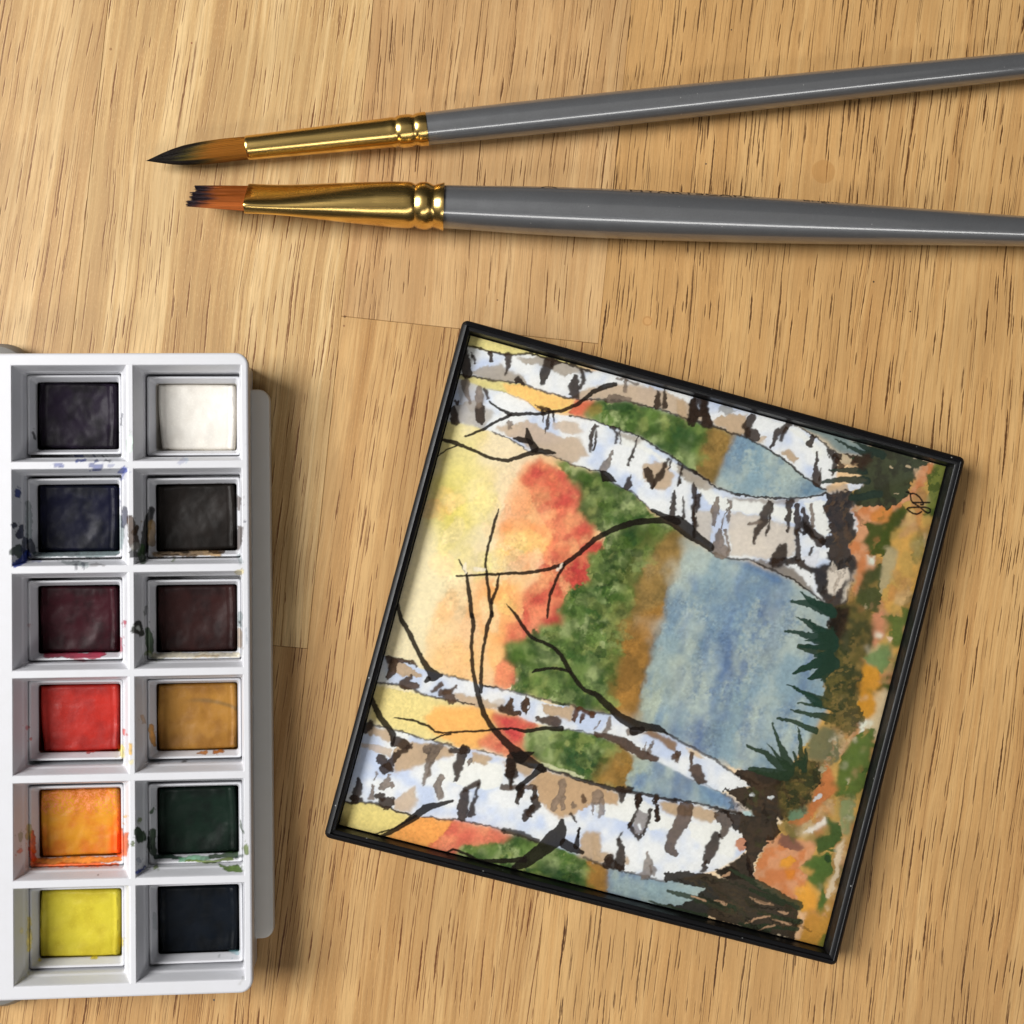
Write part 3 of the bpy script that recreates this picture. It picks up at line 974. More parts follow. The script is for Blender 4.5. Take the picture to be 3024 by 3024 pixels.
def sect(t, a, b, seg=64, ex=2.4, dy=0, dz=0):
    out = []
    for j in range(seg):
        q = 2 * math.pi * j / seg
        cq, sq = math.cos(q), math.sin(q)
        y = a * abs(cq) ** (2 / ex) * (1 if cq >= 0 else -1)
        z = b * abs(sq) ** (2 / ex) * (1 if sq >= 0 else -1)
        out.append((t, y * math.cos(ROLL) - z * math.sin(ROLL) + dy, y * math.sin(ROLL) + z * math.cos(ROLL) + dz))
    return out


rings = [sect(1.0, 3.85, 1.05, ex=4), sect(0, 4.05, 1.25, ex=4), sect(-.02, 4.15, 1.42, ex=4), sect(.25, 4.2, 1.5, ex=4)]
for t in np.linspace(1.2, h1 - 2.2, 40):
    q = t / (h1 - 2.2)
    s3 = q ** .9
    a = 4.2 + (4.52 - 4.2) * sstep(0, 1, q)
    b = 1.5 + (4.52 - 1.5) * (sstep(.08, 1.0, q) * .75 + .25 * q)
    rings.append(sect(t, a, b, ex=4.0 - 2.0 * min(1, q * 1.25) ** .6))
for t, r in ((h1 - 1.5, 4.55), (h1 - .8, 4.45), (h1 - .3, 4.25), (h1, 4.1), (h1 + .3, 4.28), (h1 + .8, 4.5), (h1 + 1.5, 4.62), (h1 + 2.1, 4.64), (h2 - 1.1, 4.55), (h2 - .5, 4.3), (h2 - .1, 4.1), (h2 + .2, 4.12), (h2 + .6, 4.28), (h2 + 1.2, 4.45), (h3 - .1, 4.68), (h3, 4.66), (h3, 4.5), (h3 - .6, 4.0)):
    rings.append(sect(t, r, r, ex=2.0))
M = Mesh()
M.loft(rings, cap0=True, cap1=True)
obj('ferrule', M.v, M.f, M_gold, fb, smooth=50)
M = Mesh()
HP = [(h3 - .4, 4.2), (h3 + 5, 4.32), (h3 + 14, 4.6), (h3 + 28, 4.82), (h3 + 42, 4.82), (h3 + 65, 4.5), (h3 + 100, 3.55), (h3 + 119, 3.02), (h3 + 160, 2.3)]
prof = smooth_prof(HP, 90)
hr = np.array(prof)
prof += [(prof[-1][0] + 1.0, 2.1), (prof[-1][0] + 1.8, 1.3), (prof[-1][0] + 2.0, .3)]
lathe(M, prof, 64)
handle = obj('handle', M.v, M.f, M_lacq, fb, smooth=50)


def lettering(text, u0, u1, size, base_deg, shear=0.0):
    """print wrapped on the far flank of the flat brush's handle, reading from u0 to u1 (photo columns)"""
    cu = bpy.data.curves.new('lettering', 'FONT')
    cu.body = text
    cu.size = 1.0
    cu.shear = shear
    cu.space_character = 1.05
    to = bpy.data.objects.new('lettering_tmp', cu)
    COL.objects.link(to)
    bpy.context.view_layer.update()
    me = to.evaluated_get(bpy.context.evaluated_depsgraph_get()).to_mesh()
    bm = bmesh.new()
    bm.from_mesh(me)
    bpy.data.objects.remove(to)
    bmesh.ops.subdivide_edges(bm, edges=[e for e in bm.edges if e.calc_length() > .12], cuts=3, use_grid_fill=True)
    bmesh.ops.triangulate(bm, faces=bm.faces)
    xs_ = [q.co.x for q in bm.verts]
    x0, x1 = min(xs_), max(xs_)
    t0, t1 = FB.t_at(u0), FB.t_at(u1)
    bm.verts.ensure_lookup_table()
    vs = []
    for q in bm.verts:
        t = t0 + (q.co.x - x0) / (x1 - x0) * (t1 - t0)
        r = float(np.interp(t, hr[:, 0], hr[:, 1])) + .035
        a = math.radians(base_deg) + q.co.y * size / r
        vs.append((t, r * math.sin(a), r * math.cos(a)))
    fs = [tuple(q.index for q in f.verts) for f in bm.faces]
    bm.free()
    obj('lettering', vs, fs, M_print, handle)


lettering('MYARTSCAPE', 1853, 2210, 2.6, 51.0)
lettering('Bright', 2362, 2466, 2.0, 54.5)
lettering('A', 1592, 1642, 3.2, 54.0)

rs = np.random.RandomState(8)
n = 2600
k = 9
sa = rs.rand(n) * 2 - 1                               # across the flat: +1 is the edge that stands up
sb = (rs.rand(n) * 2 - 1)
sb[: n // 2] = np.sign(sb[: n // 2]) * (.8 + .2 * rs.rand(n // 2))
teeth = np.array([-.97, -.80, -.45, -.12, .28, .70, .95])
ti = np.argmin(np.abs(sa[:, None] - teeth[None]), 1)
tgt = teeth[ti]
LF = 11.5 + .95 * (sa + 1) * .5
LF = LF * (1 - .045 * rs.rand(n) - .24 * np.abs(sa - tgt) / .2 * .55 - .06 * np.array([0, .2, 1.0, .1, .7, .3, .9])[ti])
s = np.linspace(0, 1, k)[None, :]
conv = sstep(.55, 1.0, s) * (.35 + .5 * rs.rand(n, 1))
A_ = sa[:, None] * (1 - conv) + tgt[:, None] * conv
aw = 4.1 * (1 - .03 * s - .02 * s ** 2)
bw = 1.2 * (1 - .55 * s)
yy = A_ * aw
zz = sb[:, None] * np.sqrt(np.clip(1 - (np.abs(A_) ** 3), .05, 1)) * bw
tt = s * LF[:, None]
drop = -.9 * s ** 2
paths = np.stack([-tt + .4, yy * math.cos(ROLL) - zz * math.sin(ROLL) + .12 * s, yy * math.sin(ROLL) + zz * math.cos(ROLL) + drop * .3], 2)
radii = np.repeat(.085 * (1 - .82 * s ** 3), n, 0)
cl = fbm(sa * 100, sb * 8, 26, 4)[:, None]
wb = sstep(.55, .86, s + .42 * (cl - .5) + .10 * (rs.rand(n, 1) - .5))[..., None]
cols = lin((158, 84, 34)) * (1 - wb) + lin((34, 26, 34)) * wb
cols = cols * (.75 + .5 * rs.rand(n, 1))[..., None]
V, F, C = hairs(paths, radii, cols)
o = obj('bristles', V, F, M_hair, fb, colors=C)
o['kind'] = 'stuff'
# ------------------------------------------------------------------ the framed watercolour
FC = (39.79, -22.61)
FR = math.radians(-14.96)
FS = 105.06 / 2
pic = empty('framed_painting', (FC[0], FC[1], 0), FR, 'small square watercolour of birch trunks by a lake in a thin black frame', 'painting')
M = Mesh()
ZF_ = 7.6
prof = [(2.4, .4), (1.2, 0), (.35, 0), (0, .35), (0, ZF_ - 1.0), (.10, ZF_ - .62), (.25, ZF_ - .45), (.92, ZF_ - .06), (1.02, ZF_ - .03), (1.10, ZF_ - .1), (1.14, ZF_ - .5), (1.20, ZF_ - .62), (1.75, ZF_ - .72), (1.85, ZF_ - .82), (1.90, ZF_ - 1.6), (1.93, ZF_ - 4.8), (2.3, ZF_ - 4.9)]
rings = [rrect(-FS + i, FS - i, -FS + i, FS - i, max(.12, 1.2 - i), z, 7, 1) for i, z in prof]
M.loft(rings)
n_ = len(rings[0])
M.f += [tuple((len(rings) - 1) * n_ + j for j in range(n_)), tuple(range(n_ - 1, -1, -1))]
# moulding marks: little notches at the ends of the clips, as in the photograph
obj('frame', M.v, M.f, M_frame, pic, smooth=40)


def pic_world(V):
    c, s = math.cos(FR), math.sin(FR)
    return np.column_stack([FC[0] + V[:, 0] * c - V[:, 1] * s, FC[1] + V[:, 0] * s + V[:, 1] * c, V[:, 2]])


GN = 760
HP_ = FS - 2.2
g = np.linspace(-HP_, HP_, GN)
GX, GY = np.meshgrid(g, g, indexing='ij')
ZP = ZF_ - 3.9
PV = np.column_stack([GX.ravel(), GY.ravel(), np.full(GN * GN, ZP)])
PX = proj(pic_world(PV))


def _c(ox, oy, k):
    def fn(*pts):
        out = []
        for p in pts:
            q = (ox + p[0] / k, oy + p[1] / k)
            out.append(q + ((p[2] / k,) if len(p) > 2 else ()))
        return out
    return fn


A = _c(1200, 920, 1932 / 900)
B = _c(2000, 1150, 1932 / 900)
C_ = _c(930, 1720, 1932 / 900)
D = _c(1750, 1900, 1.932)
E = _c(1400, 2250, 3.22)
F_ = _c(1700, 1500, 3.22)
G = _c(1400, 1750, 3.22)
SG = _c(2640, 1420, 12.075)

c = Canvas(PX, lin((243, 242, 240)))
e1, e2 = (.964, .2665), (-.262, .965)


def rot(x, y):
    return x * e1[0] + y * e1[1], x * e2[0] + y * e2[1]


def mixc(a, b, t):
    return lin(a)[None, :] * (1 - t[:, None]) + lin(b)[None, :] * t[:, None]


# --- washes --------------------------------------------------------------
def sky(x, y):
    p, q = rot(x, y)
    n = fbm(x, y, 130, 2)
    t = sstep(1690, 1960, p + 150 * (n - .5))
    col = mixc((232, 218, 158), (242, 204, 158), t)
    pale = sstep(.42, .62, fbm(x, y, 150, 5) + .1 * sstep(1500, 1900, y))[:, None] * .65
    col = col * (1 - pale) + lin((240, 226, 200)) * pale
    yel = np.exp(-(((x - 1335) / 60) ** 2 + ((y - 1500) / 130) ** 2))[:, None] * .8
    return col * (1 - yel) + lin((216, 202, 88)) * yel


def orange(x, y):
    n = fbm(x, y, 60, 6)
    return mixc((250, 198, 132), (247, 178, 106), sstep(.35, .65, n))


def red(x, y):
    n = fbm(x, y, 55, 3)
    n2 = fbm(x, y, 34, 9)
    col = mixc((232, 142, 106), (210, 102, 82), sstep(.36, .66, n))
    m = sstep(.46, .72, n2)[:, None] * .55
    return col * (1 - m) + lin((238, 156, 110)) * m


def green(x, y):
    p, q = rot(x, y)
    n1 = fbm(q, p, 52, 4, sy=30)
    n2 = fbm(q, p, 40, 10, sy=22)
    n3 = fbm(x, y, 44, 12)
    g3 = (fbm(x, y, 7, 13, oct=2) - .5) * .15
    col = mixc((158, 172, 116), (108, 134, 70), sstep(.38, .50, n1 + g3 * .6))
    m = sstep(.42, .62, n2 * .5 + n3 * .5 + g3)[:, None] * .9
    col = col * (1 - m) + lin((70, 100, 46)) * m
    m = sstep(.49, .68, n3 * .7 + n1 * .3 + g3)[:, None] * .8
    col = col * (1 - m) + lin((36, 68, 36)) * m
    m = sstep(.60, .68, n2 * .5 + n1 * .5 + g3)[:, None] * .6
    return col * (1 - m) + lin((174, 182, 108)) * m


def bank(x, y):
    n = fbm(x, y, 40, 5)
    g3 = (vnoise(x, y, 4, 14) - .5)
    return mixc((158, 126, 70), (128, 104, 58), np.clip(sstep(.34, .66, n) + .8 * g3, 0, 1))


def bank2(x, y):
    n = fbm(x, y, 36, 2)
    return mixc((172, 126, 62), (142, 106, 54), np.clip(sstep(.34, .66, n) + .7 * (vnoise(x, y, 4, 14) - .5), 0, 1))


def water(x, y):
    p, q = rot(x, y)
    n = fbm(p, q, 60, 6, sy=150, oct=4)
    n2 = fbm(p, q, 80, 11, sy=110, oct=4)
    g3 = (fbm(x, y, 9, 14, oct=3) - .5)
    col = mixc((178, 190, 184), (140, 164, 176), np.clip(sstep(.32, .64, n2 + .35 * g3), 0, 1))
    m = (sstep(.42, .72, n + .30 * g3) * .55)[:, None]
    col = col * (1 - m) + lin((104, 132, 162)) * m
    m = (np.exp(-((p - 2600 - (1373 - q) * .2) / 75) ** 2) * sstep(1000, 1200, q) * sstep(.30, .64, fbm(p, q, 36, 3, sy=110, oct=4) + .3 * g3) * .75)[:, None]
    col = col * (1 - m) + lin((84, 110, 156)) * m
    m = (sstep(2560, 2420, p) * sstep(1250, 1500, q) * sstep(.34, .64, fbm(p, q, 40, 9, sy=70, oct=4) + .3 * g3) * .75)[:, None]
    col = col * (1 - m) + lin((184, 192, 170)) * m
    return col


def ochre(x, y):
    n = fbm(x, y, 40, 7)
    return mixc((216, 168, 90), (194, 158, 88), sstep(.34, .64, n))


def peach(x, y):
    n = fbm(x, y, 30, 1)
    return mixc((214, 156, 116), (206, 132, 84), sstep(.42, .62, n))


def foliage(x, y):
    n = fbm(x, y, 24, 3)
    g3 = (vnoise(x, y, 4, 13) - .5) * .2
    return mixc((112, 124, 58), (62, 88, 38), sstep(.42, .58, n + g3))


def darkgreen(x, y):
    n = fbm(x, y, 22, 2)
    return mixc((52, 66, 48), (32, 46, 38), sstep(.4, .6, n))


def umber(x, y):
    n = fbm(x, y, 20, 5)
    return mixc((52, 38, 29), (32, 24, 20), sstep(.4, .6, n))


def moss(x, y):
    n = fbm(x, y, 26, 8)
    n2 = fbm(x, y, 12, 2)
    col = mixc((96, 88, 48), (62, 66, 40), sstep(.4, .6, n))
    m = sstep(.58, .66, n2)[:, None] * .6
    return col * (1 - m) + lin((134, 112, 64)) * m


ALL = [(700, 700), (3000, 700), (3000, 3000), (700, 3000)]
c.poly(ALL, sky, warp=0, edge=0, var=.05)
c.poly(A((820, 930), (700, 1090), (640, 1330), (560, 1480), (590, 1640), (420, 1680), (370, 1932), (1250, 1932), (1250, 1000)), orange, .55, 16, 2.5, 0)
c.poly(C_((960, 0), (780, 120), (720, 300), (690, 520), (840, 590), (1220, 680), (1280, 0)), orange, .45, 8, 2, .06)
c.poly(A((600, 1340), (720, 1310), (950, 1370), (940, 1470), (850, 1560), (700, 1580), (560, 1500)), orange, .75, 3, 2, .08)
c.poly(C_((1090, 0), (1060, 300), (1090, 420), (1150, 640), (1240, 600), (1320, 0)), orange, .8, 10, 2, .05)
# red trees
c.poly(A((760, 960), (640, 1150), (580, 1400), (640, 1620), (840, 1660), (960, 1500), (900, 1250), (860, 1000)), (242, 158, 108), .55, 9, 2.5, 0, .12)
c.poly(G((330, 0), (250, 200), (230, 420), (330, 560), (520, 300), (560, 0)), (244, 164, 104), .6, 8, 2.5, 0, .12)
c.poly(A((850, 920), (930, 1000), (1020, 1010), (1060, 1090), (1110, 1165), (1210, 1190), (1090, 1240), (1120, 1310), (1190, 1370), (1160, 1470), (1250, 1440), (1240, 1500), (1150, 1540), (1150, 1640), (1185, 1710), (1150, 1830), (1120, 1932),
         (730, 1932), (745, 1790), (870, 1690), (830, 1600), (930, 1500), (925, 1400), (845, 1330), (800, 1230), (780, 1130), (720, 1080), (770, 1000)), red, .93, 2.2, 2.2, .12, .10)
c.poly(G((465, 0), (500, 60), (470, 150), (460, 250), (300, 320), (290, 500), (600, 500), (860, 340), (840, 200), (940, 0)), red, .95, 2.2, 1.5, .12, .1)
c.poly(G((260, 620), (210, 720), (190, 860), (290, 930), (380, 880), (400, 640)), red, .95, 2, 1.5, .15)
c.poly(F_((-20, 430), (150, 320), (260, 300), (260, 380), (150, 430), (90, 520), (120, 640), (170, 720), (-10, 730), (-160, 760), (-160, 560)), (206, 74, 70), .85, 3, 2, .1, .14)
c.poly(G((640, 250), (800, 220), (860, 320), (780, 345), (680, 300)), (176, 44, 58), .85, 3, 1.5, .15)
c.poly(A((960, 1010), (1060, 1090), (1200, 1190), (1180, 1370), (1080, 1420), (1060, 1250), (980, 1120)), (196, 62, 70), .45, 9, 3, 0, .2)
c.poly(A((1060, 1560), (1160, 1560), (1180, 1700), (1090, 1760), (1020, 1700)), (186, 48, 60), .5, 8, 3, 0, .2)
# green trees
c.poly(A((930, 940), (1060, 960), (1220, 1010), (1420, 1150), (1640, 1330), (1780, 1400), (1640, 1480), (1510, 1600), (1460, 1750), (1420, 1932), (960, 1932), (1000, 1800), (1060, 1740), (1180, 1700), (1150, 1640), (1140, 1540), (1250, 1490), (1260, 1430), (1190, 1370), (1120, 1300), (1080, 1240), (1110, 1190), (1060, 1090), (1000, 1030)), green, .96, 3, 2.5, .10, .10)
c.poly(G((920, 40), (860, 190), (850, 330), (700, 340), (560, 400), (430, 480), (310, 520), (300, 620), (360, 640), (410, 830), (380, 920), (700, 1000), (900, 1070), (1300, 1150), (1420, 1080), (1370, 700), (1420, 500), (1500, 200), (1560, 0), (920, -60)), green, .97, 4, 2.5, .10, .10, grow=9)
c.poly(F_((300, 60), (700, 40), (780, 100), (480, 130), (330, 150)), (46, 84, 34), .75, 6, 2, .05)
c.poly(F_((470, 230), (700, 180), (740, 240), (560, 420), (520, 600), (440, 780), (380, 740), (490, 520), (420, 300)), (40, 78, 34), .75, 8, 2.5, .05)
c.poly(F_((270, 600), (370, 540), (480, 590), (440, 720), (300, 740)), (38, 66, 24), .8, 3, 1.5, .1)
c.poly(G((1030, 150), (1150, 110), (1300, 130), (1280, 200), (1100, 220)), (46, 94, 48), .75, 4, 1.6, .06)
c.poly(G((880, 540), (1000, 500), (1080, 560), (1200, 560), (1160, 700), (1000, 660), (880, 610)), (44, 88, 44), .7, 6, 2, .05)
c.poly(G((340, 540), (560, 520), (640, 620), (540, 690), (360, 660)), (70, 104, 34), .7, 6, 2, .05)
c.poly(G((610, 350), (700, 310), (750, 360), (640, 420)), (150, 172, 106), .8, 3, 1.5, .05)
# bank behind the lake
c.poly(A((1560, 1330), (1830, 1430), (1720, 1600), (1640, 1932), (1300, 1932), (1360, 1700), (1440, 1500)), (104, 104, 50), .55, 14, 2, 0, .2)
c.poly(G((1300, 200), (1560, 0), (1560, 600), (1480, 1160), (1240, 1080), (1260, 700)), (104, 102, 46), .55, 14, 2, 0, .2)
c.poly(A((1700, 1380), (1830, 1430), (1760, 1540), (1700, 1700), (1640, 1932), (1420, 1932), (1450, 1740), (1510, 1590), (1600, 1470)), bank, .95, 20, 2, 0, .14)
c.poly(D((185, -80), (400, -40), (330, 120), (285, 300), (270, 470), (110, 400), (150, 200)), bank2, .95, 18, 2, 0, .14)
c.poly(G((1420, 300), (1800, 100), (1700, 600), (1640, 800), (1580, 1240), (1300, 1120), (1380, 700)), bank2, .9, 20, 2, 0, .14)

# the lake
c.poly(F_((1060, 300), (1150, 370), (1290, 430), (1500, 490), (1700, 560), (1932, 650)) + B((900, 1330), (960, 1400), (960, 1932)) + D((1300, 0), (1330, 300), (1330, 520), (1240, 660), (1080, 740), (880, 715), (700, 655), (540, 575), (400, 500), (270, 450), (290, 330), (320, 170), (390, 0)) + F_((720, 1560), (760, 1330), (840, 1060), (900, 800), (1000, 560), (1060, 400)), water, .97, 11, 1.5, 0, .10, grow=9)
c.stroke(F_((930, 640, 26), (880, 860, 30), (835, 1050, 30), (740, 1330, 32), (680, 1500, 30), (640, 1700, 24), (610, 1880, 20)), (106, 84, 54), .55, 7, 2)
c.stroke(F_((1480, 500, 30), (1640, 560, 40), (1800, 620, 50), (1932, 690, 60)), (70, 108, 160), .6, 10, 2)
c.poly(F_((1090, 640), (1150, 640), (1160, 800), (1110, 820)), (84, 116, 168), .55, 10, 2, 0)
c.poly(D((560, 560), (400, 495), (480, 470), (620, 560)), (96, 118, 160), .4, 14, 2, 0)
# gap between the two upper trunks
c.poly(A((340, 410), (600, 430), (760, 470), (700, 560), (480, 500)), (224, 210, 142), 1, 2, 1)
c.poly(A((610, 455), (770, 475), (1070, 550), (1030, 640), (860, 640), (640, 520)), (250, 202, 124), 1, 2, 1, .12)
c.poly(A((1080, 550), (1240, 570), (1230, 650), (1200, 690), (1030, 650)), (222, 118, 88), 1, 2, 1.3, .1)
c.poly(A((1220, 565), (1420, 565), (1700, 650), (1932, 720)) + B((200, 215), (330, 260), (250, 430), (140, 540), (30, 500)) + A((1860, 1030), (1700, 930), (1480, 790), (1200, 690), (1140, 650)), green, 1, 2, 1, .08, grow=9)
c.poly(A((1230, 575), (1400, 570), (1560, 620), (1400, 640), (1260, 620)), (52, 84, 46), .8, 6, 2, 0)
c.poly(A((1140, 610), (1230, 590), (1250, 640), (1170, 670)), (150, 128, 62), .8, 2, 1.2, .1)
c.poly(A((1640, 720), (1760, 700), (1880, 800), (1800, 900), (1700, 860)), (44, 80, 44), .7, 8, 2, 0)
c.poly(B((210, 240), (380, 300), (330, 420), (250, 610), (130, 560), (150, 440)), bank, 1, 5, 1.5, 0, .14, grow=9)
c.poly(B((380, 310), (520, 360), (660, 440), (780, 540), (940, 640), (780, 690), (560, 690), (380, 675), (255, 615), (320, 430)), water, 1, 4, 1, .05, grow=9)
c.poly(B((800, 560), (940, 640), (800, 690), (680, 660)), (78, 116, 150), .55, 14, 1, 0)
# corner beyond the first trunk
c.poly(A((330, 100), (900, 200), (1250, 360), (900, 320), (680, 275), (520, 255), (380, 220)), (226, 212, 142), 1, 2, 1)
c.poly(B((740, 220), (900, 250), (1200, 340), (1240, 390), (1160, 420), (1010, 400), (920, 310)), (134, 148, 146), 1, 3, 1, .08)
c.poly(B((1020, 400), (1200, 380), (1180, 420), (1080, 415)), (92, 124, 150), .6, 6, 1, 0)
# between the lower trunks
c.poly(C_((380, 650), (700, 715), (1050, 795), (1300, 840), (1050, 1070), (700, 990), (500, 930), (340, 860)), (232, 214, 148), 1, 2, 1, .05)
c.poly(C_((760, 790), (1000, 780), (1150, 800), (1120, 960), (1040, 1060), (900, 1040), (790, 980), (720, 920), (690, 850)), (248, 188, 110), .95, 3, 1.5, .1)
c.poly(G((200, 1130), (420, 1180), (560, 1230), (620, 1280), (480, 1330), (470, 1460), (600, 1600), (340, 1560), (60, 1470), (30, 1420), (110, 1360), (230, 1290), (170, 1200)), red, .95, 2.5, 1.2, .12)
c.poly(G((240, 1190), (420, 1180), (520, 1260), (440, 1330), (460, 1420), (380, 1450), (300, 1330)), (206, 64, 74), .75, 10, 2, 0)
c.poly(G((520, 1330), (840, 1290), (1000, 1330), (1240, 1380), (1380, 1440), (1540, 1560), (1500, 1700), (1480, 1780), (1330, 1860), (1040, 1770), (640, 1610), (500, 1480)), green, .97, 3, 1.4, .08, grow=9)
c.poly(G((930, 1370), (1180, 1350), (1240, 1410), (1060, 1460)), (42, 82, 44), .75, 6, 2, 0)
c.poly(G((770, 1500), (920, 1460), (1100, 1560), (1200, 1700), (1100, 1770), (960, 1690)), (38, 80, 48), .75, 10, 2, 0)
c.poly(G((1330, 1450), (1520, 1560), (1530, 1660), (1490, 1800), (1330, 1860), (1180, 1800), (1260, 1600)), bank2, .9, 12, 1.5, 0, .12, grow=9)
c.poly(G((1530, 1590), (1740, 1600), (1932, 1700), (2100, 1790), (2320, 1880), (2450, 2030), (2280, 2020), (1932, 1960), (1500, 1910), (1480, 1770), (1540, 1690)), water, 1, 3, 1.5, .08, grow=9)
c.poly(G((1500, 1780), (1640, 1740), (1640, 1840), (1520, 1850)), (92, 118, 172), .6, 8, 2, 0)
c.poly(D((640, 830), (760, 860), (840, 910), (900, 980), (700, 930)), (96, 128, 176), .6, 14, 1, 0)
# below the lowest trunk
c.poly(C_((100, 1380), (380, 1400), (620, 1480), (440, 1640), (100, 1640)), (224, 206, 134), 1, 2, 1, .06)
c.poly(C_((640, 1480), (900, 1500), (800, 1620), (760, 1760), (400, 1680), (460, 1600)), (240, 168, 92), 1, 2.5, 1.2, .1)
c.poly(E((-420, -10), (0, 590), (250, 650), (430, 720), (330, 770), (100, 800), (-60, 830), (-200, 960), (-460, 900), (-420, 780), (-300, 700), (-200, 560)), red, .95, 3, 1.5, .12)
c.poly(E((60, 540), (200, 510), (270, 540), (220, 610), (80, 600)), (238, 150, 146), .8, 3, 1, .08)
c.poly(E((-120, 830), (140, 800), (270, 790), (420, 710), (600, 780), (860, 820), (1030, 920), (1110, 970), (1110, 1240), (200, 1080), (-200, 980)), green, 1, 3, 1.4, .06, grow=9)
c.poly(E((400, 960), (620, 960), (1020, 1040), (1100, 1240), (300, 1080)), (36, 66, 40), .8, 14, 2, 0)
c.poly(E((1100, 950), (1330, 1030), (1320, 1290), (1100, 1260)), bank2, 1, 2.5, 1.4, .1, grow=9)
c.poly(D((100, 1290), (200, 1310), (410, 1340), (640, 1380), (700, 1440), (620, 1560), (560, 1580), (300, 1510), (100, 1450)), water, 1, 4, 1.4, .06, grow=9)
c.poly(D((120, 1320), (560, 1380), (600, 1500), (400, 1500), (110, 1420)), (162, 180, 178), .6, 14, 2, 0)


def soften(sig, amount, mask=None):
    """wet-in-wet: let neighbouring pigment run together, unevenly"""
    im = c.img.reshape(GN, GN, 3)
    r = int(sig * 2.5) + 1
    k_ = np.exp(-(np.arange(-r, r + 1) / sig) ** 2 / 2)
    k_ /= k_.sum()
    pad = np.pad(im, ((r, r), (0, 0), (0, 0)), 'edge')
    t = sum(k_[j] * pad[j:j + GN] for j in range(2 * r + 1))
    pad = np.pad(t, ((0, 0), (r, r), (0, 0)), 'edge')
    t = sum(k_[j] * pad[:, j:j + GN] for j in range(2 * r + 1))
    m_ = np.clip(sstep(.34, .62, fbm(c.x, c.y, 60, 12)) * amount if mask is None else mask, 0, 1)
    c.img = (c.img * (1 - m_[:, None]) + t.reshape(-1, 3) * m_[:, None]).astype(np.float32)


# --- birch trunks ---------------------------------------------------------
soften(3.0, .8)


def inside(q, P):
    r_ = False
    for (ax, ay), (bx, by) in zip(P, P[1:] + P[:1]):
        if (ay > q[1]) != (by > q[1]) and q[0] < (bx - ax) * (q[1] - ay) / (by - ay) + ax:
            r_ = not r_
    return r_


def daub(P, n, cols, a, wlo, whi, ang, spread, lo=.3, hi=1.4, soft=(.8, 4), edge=.14):
    """many small touches of the brush inside an outline"""
    r_ = random.Random(len(P) * 97 + n)
    xs_, ys_ = [q[0] for q in P], [q[1] for q in P]
    for _ in range(n):
        for _t in range(30):
            q = (r_.uniform(min(xs_), max(xs_)), r_.uniform(min(ys_), max(ys_)))
            if inside(q, P):
                break
        else:
            continue
        w_ = r_.uniform(wlo, whi)
        an = r_.gauss(ang, spread)
        l_ = r_.uniform(lo, hi) * w_
        c.stroke([(q[0], q[1], w_ * .8), (q[0] + math.cos(an) * l_ * .5, q[1] + math.sin(an) * l_ * .5, w_), (q[0] + math.cos(an) * l_, q[1] + math.sin(an) * l_, w_ * r_.uniform(.3, .8))], r_.choice(cols), a * r_.uniform(.5, 1), r_.uniform(*soft), 2.4, edge, .35)


GRN_ = [(142, 158, 98), (100, 124, 60), (66, 94, 42), (40, 72, 32), (34, 64, 34), (80, 106, 44), (156, 166, 94), (58, 84, 34)]
GA = A((960, 960), (1220, 1020), (1420, 1150), (1640, 1340), (1560, 1480), (1480, 1600), (1430, 1780), (1400, 1932), (1010, 1932), (1080, 1760), (1190, 1700), (1160, 1560), (1270, 1440), (1200, 1370), (1120, 1250), (1060, 1090))
GG = G((930, 40), (870, 300), (600, 420), (320, 560), (420, 830), (420, 900), (900, 1050), (1280, 1110), (1340, 900), (1340, 600), (1440, 300), (1500, 0))
G2 = A((1260, 590), (1420, 590), (1700, 670), (1900, 740), (1880, 960), (1700, 900), (1480, 770), (1240, 680))
G3 = G((560, 1340), (840, 1310), (1200, 1390), (1320, 1500), (1200, 1760), (1040, 1740), (660, 1590), (540, 1480))
G4 = E((-60, 850), (260, 800), (420, 730), (860, 840), (1080, 980), (1080, 1200), (200, 1050))
for P, n in ((GA, 110), (GG, 170), (G2, 46), (G3, 46), (G4, 50)):
    daub(P, n, GRN_, .62, 9, 34, .27, .5)
LK = F_((1100, 420), (1500, 520), (1932, 680)) + D((1280, 0), (1300, 400), (1180, 640), (900, 690), (540, 560), (300, 430), (400, 0))
daub(LK, 60, [(100, 126, 162), (116, 144, 168), (168, 182, 174), (84, 110, 158)], .34, 12, 34, 1.835, .12, 1.5, 6, (5, 12), 0)
daub(LK, 90, [(186, 196, 178), (104, 130, 158), (152, 174, 178)], .28, 4, 12, 1.835, .5, .6, 3, (1.5, 5), .1)
SK = A((300, 950), (760, 960), (820, 1200), (880, 1450), (720, 1750), (700, 1932), (180, 1932), (150, 1300))
daub(SK, 34, [(250, 214, 160), (248, 190, 124), (250, 230, 190), (238, 222, 140)], .4, 30, 80, 1.8, .6, .4, 1.6, (1.2, 9), .10)
RD = A((860, 960), (1020, 1040), (1090, 1200), (1150, 1380), (1120, 1540), (1140, 1700), (1000, 1780), (760, 1900), (880, 1680), (930, 1450), (820, 1200), (800, 1040))
daub(RD, 64, [(236, 146, 104), (208, 92, 74), (242, 172, 122), (188, 70, 70), (224, 116, 88), (246, 186, 132)], .6, 14, 44, 1.8, .7, .3, 1.4, (1.0, 6), .16)
# granulation: the heavier the wash, the more it settles into the tooth of the paper
lum_ = c.img.mean(1)
gr_ = fbm(c.x, c.y, 5.5, 13, oct=2) - .5
c.img *= (1 + (.55 * gr_ * np.clip(1.1 - lum_, .15, 1)))[:, None]
WH = (244, 243, 240)


def bark(x, y):
    n = fbm(x, y, 84, 9, oct=3)
    col = mixc((202, 212, 234), (236, 236, 236), sstep(.32, .62, n))
    return col


